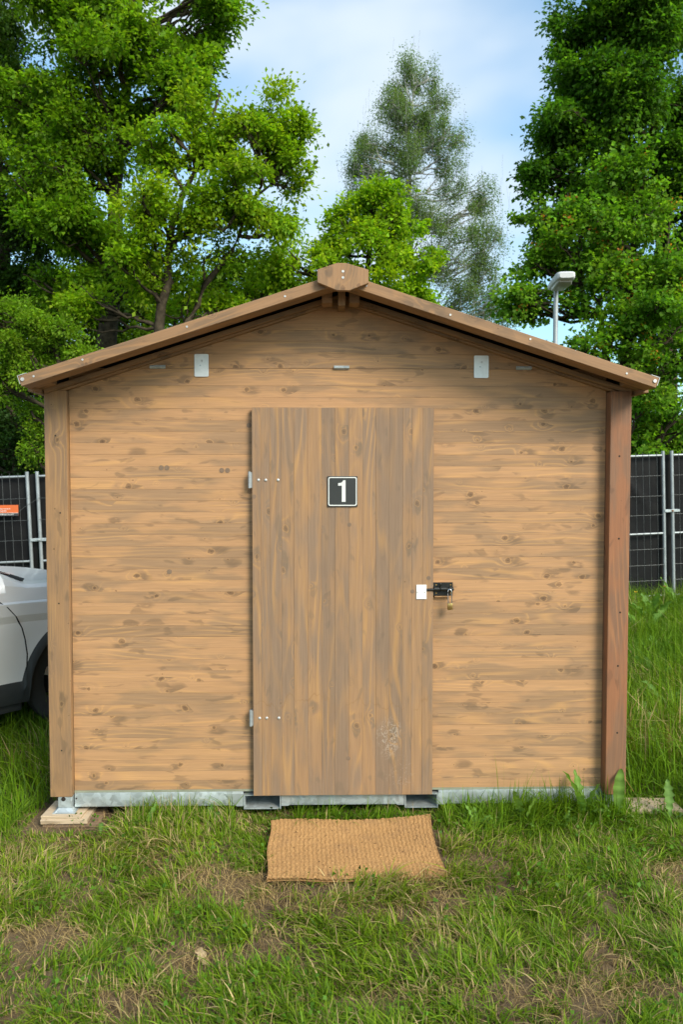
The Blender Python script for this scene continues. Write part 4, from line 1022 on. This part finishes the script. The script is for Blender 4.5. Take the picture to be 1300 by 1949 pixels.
# oak at the right, deep green leaf colour darkened further for edge vignetting
tree('oak_tree', 'tall dark oak at the right edge, its crown running out of the top', 'tree',
     [onground(1285, 15.5), at(1275, 640, 15.5), at(1262, 400, 15.5), at(1230, 180, 15.5), at(1215, 0, 15.5)], .19,
     [L_(1120, 60, 15.2, 75, 75, .9, 38), L_(1080, 160, 15.2, 48, 55, .6, 22), L_(1190, 60, 14.9, 85, 85, .9, 44), L_(1270, 40, 14.8, 85, 85, .9, 42), L_(1130, 190, 14.9, 75, 65, .8, 36), L_(1220, 180, 14.7, 85, 75, .9, 40), L_(1290, 170, 14.9, 75, 75, .8, 34), L_(1070, 250, 15.0, 62, 55, .7, 28), L_(1036, 290, 15.2, 36, 42, .5, 14), L_(1140, 300, 14.9, 75, 60, .8, 30), L_(1230, 310, 14.9, 75, 65, .8, 30), L_(1026, 350, 15.1, 36, 36, .5, 13), L_(1090, 360, 14.9, 65, 50, .7, 24), L_(1310, 300, 15, 60, 80, .8, 24), L_(1150, -60, 15.2, 95, 70, .9, 24), L_(1280, -70, 15.2, 95, 70, .9, 24), L_(1290, 430, 15.2, 80, 70, .8, 28), L_(1190, 420, 15.4, 80, 60, .8, 26), L_(1360, 150, 15.2, 70, 120, .9, 24), L_(1240, 540, 15.6, 100, 70, .9, 40), L_(1140, 480, 15.6, 80, 60, .8, 30), L_(1310, 600, 15.6, 80, 80, .9, 34), L_(1060, 440, 15.4, 55, 45, .6, 18)],
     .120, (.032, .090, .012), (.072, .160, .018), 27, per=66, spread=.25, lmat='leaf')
# maple with reddish seed clusters in front of it
tree('maple_tree', 'maple with reddish seed clusters behind the right roof slope', 'tree',
     [onground(1185, 12.2), at(1190, 760, 12.2), at(1195, 600, 12.2), at(1205, 450, 12.2), at(1215, 350, 12.2)], .085,
     [L_(1190, 330, 12.2, 45, 45, .5, 13), L_(1150, 420, 12.1, 60, 45, .6, 16), L_(1250, 410, 12.1, 55, 48, .6, 16), L_(1060, 400, 12.4, 55, 40, .5, 12), L_(1100, 480, 12.1, 70, 42, .7, 18), L_(1210, 500, 12, 75, 45, .7, 18), L_(1034, 500, 12.4, 46, 36, .5, 12), L_(1290, 520, 12, 50, 55, .6, 16), L_(1130, 560, 12, 70, 40, .7, 17), L_(1020, 580, 12.3, 60, 42, .6, 14), L_(1220, 620, 11.7, 75, 48, .7, 20), L_(1130, 660, 12, 65, 42, .6, 15), L_(1280, 690, 11.7, 60, 48, .6, 16), L_(1240, 770, 11.9, 55, 48, .6, 16), L_(1310, 780, 11.9, 45, 50, .5, 12), L_(985, 585, 12.5, 45, 36, .5, 9), L_(1230, 840, 12.0, 55, 36, .5, 12), L_(1320, 620, 12, 45, 55, .5, 12)],
     .084, (.060, .145, .018), (.140, .250, .028), 28, per=50, spread=.23, ratio=.95, droop=.35, flat=.45,
     stems=([at(1186, 760, 12.2), at(1150, 640, 12.2), at(1110, 540, 12.3), at(1085, 430, 12.4)], [at(1190, 740, 12.2), at(1240, 620, 12.1), at(1268, 520, 12.1), at(1272, 420, 12.1)], [at(1188, 700, 12.2), at(1205, 560, 12.1), at(1160, 430, 12.1)]),
     red=(.20, (.33, .13, .045)))
# shrubs behind the fence at the right and left
tree('leafy_bush', 'green leafy bush behind the right end of the fence', 'bush',
     [onground(1265, 13.4), at(1262, 850, 13.4), at(1258, 760, 13.4)], .05,
     [L_(1225, 730, 13.2, 45, 55, .5, 16), L_(1270, 830, 13, 60, 40, .5, 18), L_(1215, 830, 13.1, 40, 45, .4, 14), L_(1320, 840, 13.2, 45, 40, .5, 12), L_(1230, 900, 13.2, 70, 45, .5, 16), L_(1310, 900, 13.3, 60, 45, .5, 14)],
     .085, (.070, .155, .016), (.14, .24, .03), 29, per=60, spread=.2)
tree('leafy_bush', 'dark green bush low behind the left end of the fence', 'bush',
     [onground(30, 13.0), at(32, 880, 13), at(40, 800, 13)], .05,
     [L_(30, 850, 13, 60, 50, .5, 22), L_(95, 870, 13.1, 55, 45, .5, 18), L_(-40, 860, 13, 55, 50, .5, 16), L_(20, 920, 13.1, 90, 40, .5, 18), L_(120, 790, 13.2, 40, 50, .5, 14), L_(20, 770, 13.3, 50, 50, .5, 16)],
     .075, (.018, .045, .012), (.032, .07, .018), 30, per=75, spread=.2, lmat='leaf_dark')

# ------------------------------------------------------------------ grass
BARE = [(-.47, -.70, .24, .15, 1.0), (-.30, -.86, .16, .11, .9), (-.50, -1.22, .15, .10, .9), (-.28, -1.17, .10, .07, .8), (-1.12, -1.06, .20, .14, .9), (-.72, -1.44, .13, .09, .9),
        (.86, -1.44, .26, .12, .7), (.93, -1.26, .10, .10, .7), (1.42, -.70, .16, .16, .7), (.46, -.86, .10, .10, .8), (.33, -.72, .12, .06, .6), (-.75, -.85, .10, .08, .6), (.22, -1.45, .18, .08, .55), (1.30, -1.15, .14, .1, .6), (-.05, -.74, .16, .05, .5)]
def bare(x, y):
    b = np.zeros_like(x)
    wob = (vnoise(x * 11, y * 11) - .5) * .9 + (vnoise(x * 30 + 7, y * 30) - .5) * .6
    for cx, cy, rx, ry, a in BARE:
        d = np.hypot((x - cx) / rx, (y - cy) / ry) + wob
        b = np.maximum(b, a * sstep(1.15, .55, d))
    return b
def inmat(x, y): return (x > -.338) & (x < .455) & (y > -.660 + .018 * vnoise(x * 30, y * 0)) & (y < -.104)
def blades(x, y, h, wd, lean, ang, col, rg, zoff=None, segs=3):
    n = len(x); z = ground(x, y) - .004 if zoff is None else zoff
    base = np.stack([x, y, z], 1)
    dr = np.stack([np.cos(ang), np.sin(ang), np.zeros(n)], 1)
    fa = ang + np.pi / 2 + rg.normal(0, .7, n)
    sd_ = np.stack([np.cos(fa), np.sin(fa), rg.normal(0, .15, n)], 1)
    V = []; ts = np.linspace(0, 1, segs + 1)
    for t in ts:
        p = base + dr * (h * lean * t ** 1.7)[:, None]
        p[:, 2] += h * (t - .38 * np.clip(lean, 0, 1.6) * t ** 2.2)
        ww = wd * (1 - .85 * t ** 1.6) * (.75 + .5 * min(t * 3, 1)) * .5
        if t < 1: V += [p - sd_ * ww[:, None], p + sd_ * ww[:, None]]
        else: V += [p]
    nv = 2 * segs + 1
    V = np.stack(V, 1).reshape(-1, 3); i = np.arange(n) * nv
    F4 = np.concatenate([np.stack([i + 2 * k, i + 2 * k + 1, i + 2 * k + 3, i + 2 * k + 2], -1) for k in range(segs - 1)])
    F3 = np.stack([i + nv - 3, i + nv - 2, i + nv - 1], -1)
    return V, F4, F3, np.repeat(col, nv, 0)
LUSH = np.array([.132, .250, .010]); YELL = np.array([.265, .360, .024]); STRAW = np.array([.54, .415, .200]); DEEPG = np.array([.050, .120, .010])
rg = np.random.default_rng(5)
parts = []
def field(n, x0, x1, y0, y1, hmul=1.0, wmul=1.0, keepfn=None, segs=3, lushness=0.0):
    x = rg.uniform(x0, x1, n); y = rg.uniform(y0, y1, n)
    # gather the blades into tufts
    k = rg.random(n) < .62
    cell = .038
    cxx = (np.floor(x / cell) + _H[np.floor(x / cell).astype(int) & 255, np.floor(y / cell).astype(int) & 255]) * cell
    cyy = (np.floor(y / cell) + _H[np.floor(y / cell).astype(int) & 255, (np.floor(x / cell).astype(int) + 77) & 255]) * cell
    x = np.where(k, cxx + rg.normal(0, .009, n), x); y = np.where(k, cyy + rg.normal(0, .009, n), y)
    big = vnoise(x * 2.7 + 40, y * 2.7 + 12); med = vnoise(x * 7.5 + 3, y * 7.5 + 60)
    b = bare(x, y)
    keep = rg.random(n) > np.clip(b * 1.02 + .66 * (med < .40) * (y < -.3) * (lushness < .5), 0, .985)
    keep &= ~inmat(x, y) & ~((x > -1.56) & (x < -1.17) & (y > -.15) & (y < .16)) & ~((x > 1.5) & (x < 1.74) & (y > -.07) & (y < .08) & (rg.random(n) < .8))
    if keepfn is not None: keep &= keepfn(x, y)
    x, y, big, med, b = (q[keep] for q in (x, y, big, med, b)); n = len(x)
    lush_zone = sstep(-.42, -.05, y) if lushness < .5 else np.ones(n)  # taller, greener grass close to the wall and throughout the lush fields
    hgt = (.032 + .045 * med + .022 * big + (.028 + .050 * sstep(.35, .95, x)) * lush_zone * (1 - .45 * inlane(x)) + .05 * (lushness > .5)) * rg.uniform(.55, 1.35, n) * hmul * (1 - .5 * b)
    hgt = hgt * (.55 + .95 * _H[(np.floor(x / cell).astype(int) + 13) & 255, np.floor(y / cell).astype(int) & 255])
    hgt = np.where((((x > -.52) & (x < -.28)) | ((x > .30) & (x < .52))) & (y > -.30) & (y < .1), hgt * .45, hgt)
    hgt = np.where((x > -1.62) & (x < -1.08) & (y > -.36) & (y < .1), hgt * .32, hgt)
    hgt = np.where((x > 1.46) & (x < 1.80) & (y > -.30) & (y < .1), hgt * .38, hgt)
    hgt = np.where((np.abs(x) < 1.40) & (y > -.035) & (y < 2), np.minimum(hgt, .034), hgt)
    lean = np.clip(rg.normal(.85 - .30 * lush_zone, .45, n), .05, 1.8)
    flow = 6.28 * vnoise(x * 1.7 + 5, y * 1.7 + 8) * 1.5
    ang = flow + rg.normal(0, 1.1, n)
    t = np.clip(.50 * sstep(.35, .75, big + rg.normal(0, .12, n)) + rg.normal(.26, .24, n) - .45 * lush_zone, 0, 1)[:, None]
    col = LUSH * (1 - t) + YELL * t
    dk = (rg.random(n) < .30)[:, None]; col = np.where(dk, col * .35 + DEEPG * .65, col)
    dry = rg.random(n) < np.clip(.12 + .55 * b + .20 * (big > .6) - .14 * lush_zone, .01, .8)
    col = np.where(dry[:, None], STRAW * rg.uniform(.6, 1.15, (n, 1)), col) * rg.uniform(.75, 1.2, (n, 1))
    wd = rg.uniform(.0026, .0062, n) * wmul
    parts.append(blades(x, y, hgt, wd, lean, ang, col, rg, segs=segs))
def inlane(x): return sstep(.62, .42, np.abs(x - .05))
field(125000, -1.95, 1.95, -1.95, .12)
outside = lambda x, y: ~((np.abs(x) < 1.36) & (y > .05))
field(9000, -1.4, 1.4, .05, .8, .9)
rightw = lambda x, y: (x > 1.40) & (x < (y + 3.95) * .60 + .1) & (x > (y + 3.95) * .30 - .1)
field(80000, 1.40, 6.2, .10, 6.0, 1.3, 1.5, rightw, 2, 1.0)
leftw = lambda x, y: (x < -1.43) & (x > -(y + 3.95) * .62) & (x < -(y + 3.95) * .29)
field(62000, -6.0, -1.43, .10, 5.6, 1.1, 1.4, leftw, 2, 1.0)
# tall growth along the right fence
n = 7000; x = rg.uniform(2.2, 6.0, n); y = rg.uniform(3.4, 5.75, n); t = rg.random((n, 1)) * .5
parts.append(blades(x, y, rg.uniform(.12, .34, n) * np.where((y > 4.9) & (rg.random(n) < .3), 1.6, 1), rg.uniform(.004, .010, n), np.clip(rg.normal(.4, .25, n), .05, 1.2), rg.uniform(0, 6.28, n), (LUSH * (1 - t) + YELL * t) * rg.uniform(.7, 1.2, (n, 1)), rg))
# dry straw lying on the ground
n = 46000; x = rg.uniform(-1.9, 1.9, n); y = rg.uniform(-1.95, .05, n)
k = (rg.random(n) < .22 + .95 * bare(x, y)) & ~inmat(x, y); x = x[k]; y = y[k]; n = len(x)
parts.append(blades(x, y, rg.uniform(.02, .085, n), rg.uniform(.0012, .0028, n), rg.uniform(2.0, 3.2, n) * .5, rg.uniform(0, 6.28, n), STRAW * rg.uniform(.30, 1.15, (n, 1)) * np.array([1, .94, .86]), rg, segs=2, zoff=ground(x, y) + rg.uniform(.001, .012, n)))
# long stalks in front of the right wall
n = 46; x = rg.uniform(.50, 1.45, n); y = rg.uniform(-.18, -.02, n)
parts.append(blades(x, y, rg.uniform(.10, .22, n) * np.where(rg.random(n) < .2, 1.7, 1), rg.uniform(.0022, .0042, n), np.clip(rg.normal(.25, .15, n), .02, .6), rg.uniform(0, 6.28, n), (LUSH * .5 + YELL * .5) * rg.uniform(.7, 1.2, (n, 1)), rg))
V = []; F4 = []; F3 = []; Cc = []; o_ = 0
for a, b, c, d in parts:
    V.append(a); F4.append(b + o_); F3.append(c + o_); Cc.append(d); o_ += len(a)
# clover and other small round leaves between the blades
n = 9000; x = rg.uniform(-1.9, 2.4, n); y = rg.uniform(-1.9, .4, n)
k = (vnoise(x * 4 + 50, y * 4 + 20) > .52) & ~inmat(x, y) & (bare(x, y) < .4) & ~((np.abs(x) < 1.5) & (y > -.03)); x = x[k]; y = y[k]; n = len(x)
cen = np.stack([x, y, ground(x, y) + rg.uniform(.02, .075, n)], 1)
lv, lf, lc = leaves(cen, rg.normal(0, 1, (n, 3)) * [1, 1, .15], .017, .9, 0, rg, np.array([.085, .185, .016]), .25)
V.append(lv); F4.append(lf + o_); Cc.append(lc); o_ += len(lv)
me = npmesh('lawn_grass', np.concatenate(V), [np.concatenate(F4), np.concatenate(F3)], 'grass', np.concatenate(Cc))
link(bpy.data.objects.new('lawn_grass', me), None, 'uneven green lawn grass with dry straw around the shed', 'grass', kind='stuff')

# ------------------------------------------------------------------ single weeds
def weed_leaf(parent, base, direc, L, Wd, lobes, rg, col, bend=.5):
    """toothed leaf blade along an arching midrib"""
    n = 27; d = np.array([direc[0], direc[1]]); sd_ = np.array([-d[1], d[0], 0])
    V = []; Cl = []
    p = np.array(base, float); el = direc[2]
    ph = rg.uniform(0, 6); tw = rg.uniform(-.5, .5)
    for i in range(n):
        t = i / (n - 1)
        env = .10 + .90 * math.sin(math.pi * min(1, t ** 1.35 * .95 + .03)) if lobes > .12 else .16 + .84 * math.sin(math.pi * min(1, max(0, t - .22) / .78 * .94 + .03)) ** .8 * (t > .2)
        if t > .97: env = .12
        saw = (i % 4) / 3.0
        tooth = 1 - 1.5 * lobes * saw * (1 - .45 * t)
        wv_ = max(.002, Wd * .5 * env * tooth)
        up = np.array([-d[0] * math.sin(el), -d[1] * math.sin(el), math.cos(el)])
        sdv = sd_ * math.cos(tw * t) + up * math.sin(tw * t)
        rip = Wd * .10 * math.sin(i * 1.1 + ph); rip2 = Wd * .10 * math.sin(i * 1.3 + ph * 2)
        V += [p + sdv * wv_ + up * (wv_ * .30 + rip), p, p - sdv * wv_ * (1 - .25 * lobes * ((i + 2) % 4 == 0)) + up * (wv_ * .30 + rip2)]
        c = np.array(col) * rg.uniform(.88, 1.12); Cl += [c, c * 1.3 + .025, c * .95]
        p = p + np.array([d[0] * math.cos(el), d[1] * math.cos(el), math.sin(el)]) * L / (n - 1); el -= bend / (n - 1) * (1 + t)
    i = np.arange(n - 1) * 3
    F = np.concatenate([np.stack([i, i + 3, i + 4, i + 1], -1), np.stack([i + 1, i + 4, i + 5, i + 2], -1)])
    return link(bpy.data.objects.new('leaf', npmesh('leaf', np.array(V), [F], 'grass', np.array(Cl), smooth=True)), parent)
def weed(name, label, x, y, specs, col, cat='weed'):
    rg2 = np.random.default_rng(int(abs(x * 1000)))
    e = empty(name, (x, y, gz(x, y)), label, cat, 'broad leaved weeds along the shed')
    for ang_, el, L, Wd, lb, bend in specs:
        weed_leaf(e, (math.cos(R(ang_)) * .008, math.sin(R(ang_)) * .008, 0.0), (math.cos(R(ang_)), math.sin(R(ang_)), R(el)), L, Wd, lb, rg2, np.array(col) * rg2.uniform(.85, 1.15), bend)
    return e
GW = (.150, .270, .035)
weed('dandelion_plant', 'pale toothed dandelion leaves growing against the beam, nearest the doormat', .90, -.17, [(200, 82, .20, .060, .45, .25), (330, 80, .215, .055, .45, .35), (100, 60, .14, .04, .5, .6), (280, 50, .12, .04, .5, .7)], GW)
weed('dandelion_plant', 'tall leafy weed with several broad leaves in front of the beam near the right post', 1.205, -.13, [(180, 84, .27, .06, .25, .4), (240, 78, .20, .055, .2, .4), (20, 75, .20, .05, .2, .4), (300, 62, .15, .05, .25, .6), (100, 80, .24, .055, .3, .3), (330, 55, .15, .045, .3, .7), (200, 60, .13, .04, .3, .6)], (.125, .240, .030))
weed('broadleaf_weed', 'single upright rounded leaf in front of the right corner post', 1.365, -.16, [(60, 78, .26, .058, .06, .25), (160, 65, .14, .04, .1, .5), (300, 60, .12, .035, .1, .6)], GW)
weed('dandelion_plant', 'pale weed leaf beside the grey timber offcut at the right', 1.64, -.14, [(80, 80, .20, .055, .35, .3), (200, 60, .13, .04, .4, .6), (330, 55, .12, .04, .4, .6)], (.14, .25, .05))
weed('dandelion_plant', 'small weed growing under the beam left of the door', -.66, -.10, [(80, 66, .10, .040, .4, .5), (200, 55, .09, .035, .4, .7), (340, 52, .09, .035, .4, .7), (280, 45, .08, .03, .4, .7), (20, 60, .09, .035, .4, .6)], (.085, .19, .024))
weed('dandelion_plant', 'low weed beside the timber stack at the left foot', -1.17, -.17, [(100, 58, .07, .035, .4, .6), (220, 55, .09, .035, .2, .6), (340, 60, .09, .035, .2, .6), (30, 60, .08, .03, .2, .6)], (.085, .19, .024))
weed('broadleaf_weed', 'broad leaved weed in the tall grass right of the shed', 2.55, 2.3, [(200, 75, .30, .09, .15, .4), (330, 65, .26, .08, .15, .6), (80, 70, .26, .08, .2, .5), (260, 55, .22, .07, .2, .7)], (.12, .235, .035))
wr = np.random.default_rng(77)
for k, (wx_, wy_, lab) in enumerate(((1.95, 1.1, 'leafy weed in the grass right of the shed, nearest the corner post'), (2.35, 1.55, 'pale leafy weed halfway between the corner post and the right fence'), (3.05, 3.3, 'leafy weed in the tall grass below the right fence screen'), (3.52, 4.5, 'broad leaved weed close under the right fence posts'), (1.08, -.22, 'low weed with short leaves in the grass under the right half of the beam'), (3.68, 4.95, 'tall leafy weed against the black screen left of the right fence posts'), (4.12, 5.25, 'tall leafy weed at the foot of the right fence posts'), (3.30, 4.2, 'bushy weed in front of the right black fence screen'), (.66, -.2, 'small low weed beside the right fork pocket'), (-.95, -.13, 'small weed under the beam between the timber stack and the door'))):
    hs = 1.7 if wy_ > 4 else 1.0 if wy_ > 0 else .45
    weed('dandelion_plant', lab, wx_, wy_, [(wr.uniform(0, 360), wr.uniform(50, 82), hs * wr.uniform(.18, .30), hs * wr.uniform(.055, .08), wr.uniform(.15, .4), wr.uniform(.3, .8)) for _ in range(6)], (.12, .235, .032))
n = 3200; x = wr.uniform(-1.6, 1.6, n); y = wr.uniform(-1.9, -.3, n); k = bare(x, y) > .35; x = x[k]; y = y[k]; n = len(x)
oc = np.array([[1, 0, 0], [-1, 0, 0], [0, 1, 0], [0, -1, 0], [0, 0, 1], [0, 0, -1]], float); of = np.array([[0, 2, 4], [2, 1, 4], [1, 3, 4], [3, 0, 4], [2, 0, 5], [1, 2, 5], [3, 1, 5], [0, 3, 5]])
V = oc[None] * wr.uniform(.0015, .0065, (n, 1, 1)) * wr.uniform(.6, 1.3, (n, 6, 3)) + np.stack([x, y, ground(x, y) + .002], 1)[:, None]
link(bpy.data.objects.new('soil_crumbs', npmesh('soil_crumbs', V.reshape(-1, 3), [(of[None] + (np.arange(n) * 6)[:, None, None]).reshape(-1, 3)], 'soil')), None, 'crumbs of dry soil on the bare patches of the lawn', 'soil', kind='stuff')
# yellow flowers by the fence
for x, y, h, lab in ((3.98, 5.30, .36, 'yellow flower head standing tall before the right fence posts'), (3.55, 5.10, .32, 'small yellow flower in the grass before the right fence mesh')):
    e = empty('yellow_flower', (x, y, gz(x, y)), lab, 'flower', 'yellow flowers by the fence')
    bm = bmesh.new(); tubepath(bm, [(0, 0, 0), (.01, 0, h * .5), (.0, .01, h)], .003, 5); o = finish('stem', bm, 'flower', e); o.data.materials[0] = bpy.data.materials['grass_blade']
    at_ = o.data.attributes.new('tint', 'FLOAT_COLOR', 'POINT')
    for d_ in at_.data: d_.color = (.09, .17, .03, 1)
    bm = bmesh.new()
    for k in range(14):
        a = 2 * math.pi * k / 14; m_ = Matrix.Translation((0, .01, h)) @ Matrix.Rotation(a, 4, 'Z') @ Matrix.Rotation(R(-25), 4, 'Y')
        vs = [bm.verts.new(m_ @ Vector(p)) for p in ((0, -.004, 0), (.02, -.006, .001), (.026, 0, .003), (.02, .006, .001), (0, .004, 0))]; bm.faces.new(vs)
    finish('petals', bm, 'flower', e)
# curled dry leaf on the bare patch
bm = bmesh.new(); n = 9; prev = None
for i in range(n):
    t = i / (n - 1); wv_ = .020 * math.sin(math.pi * (t * .9 + .06)) * (1 - .45 * (i % 2))
    zc = .018 + .014 * math.sin(t * 4)
    a, b, c = (bm.verts.new((t * .095 - .05, wv_, zc + .010 * math.sin(t * 7))), bm.verts.new((t * .095 - .05, 0, zc - .003)), bm.verts.new((t * .095 - .05, -wv_, zc + .012 * math.cos(t * 5))))
    if prev: bm.faces.new((prev[0], a, b, prev[1])); bm.faces.new((prev[1], b, c, prev[2]))
    prev = (a, b, c)
o = finish('dry_leaf', bm, 'dryleaf', None, loc=(-.515, -1.205, gz(-.515, -1.205)), label='curled pale dry leaf on the bare soil patch', cat='leaf')
o.rotation_euler = (0, 0, R(-50)); o.data.shade_smooth()
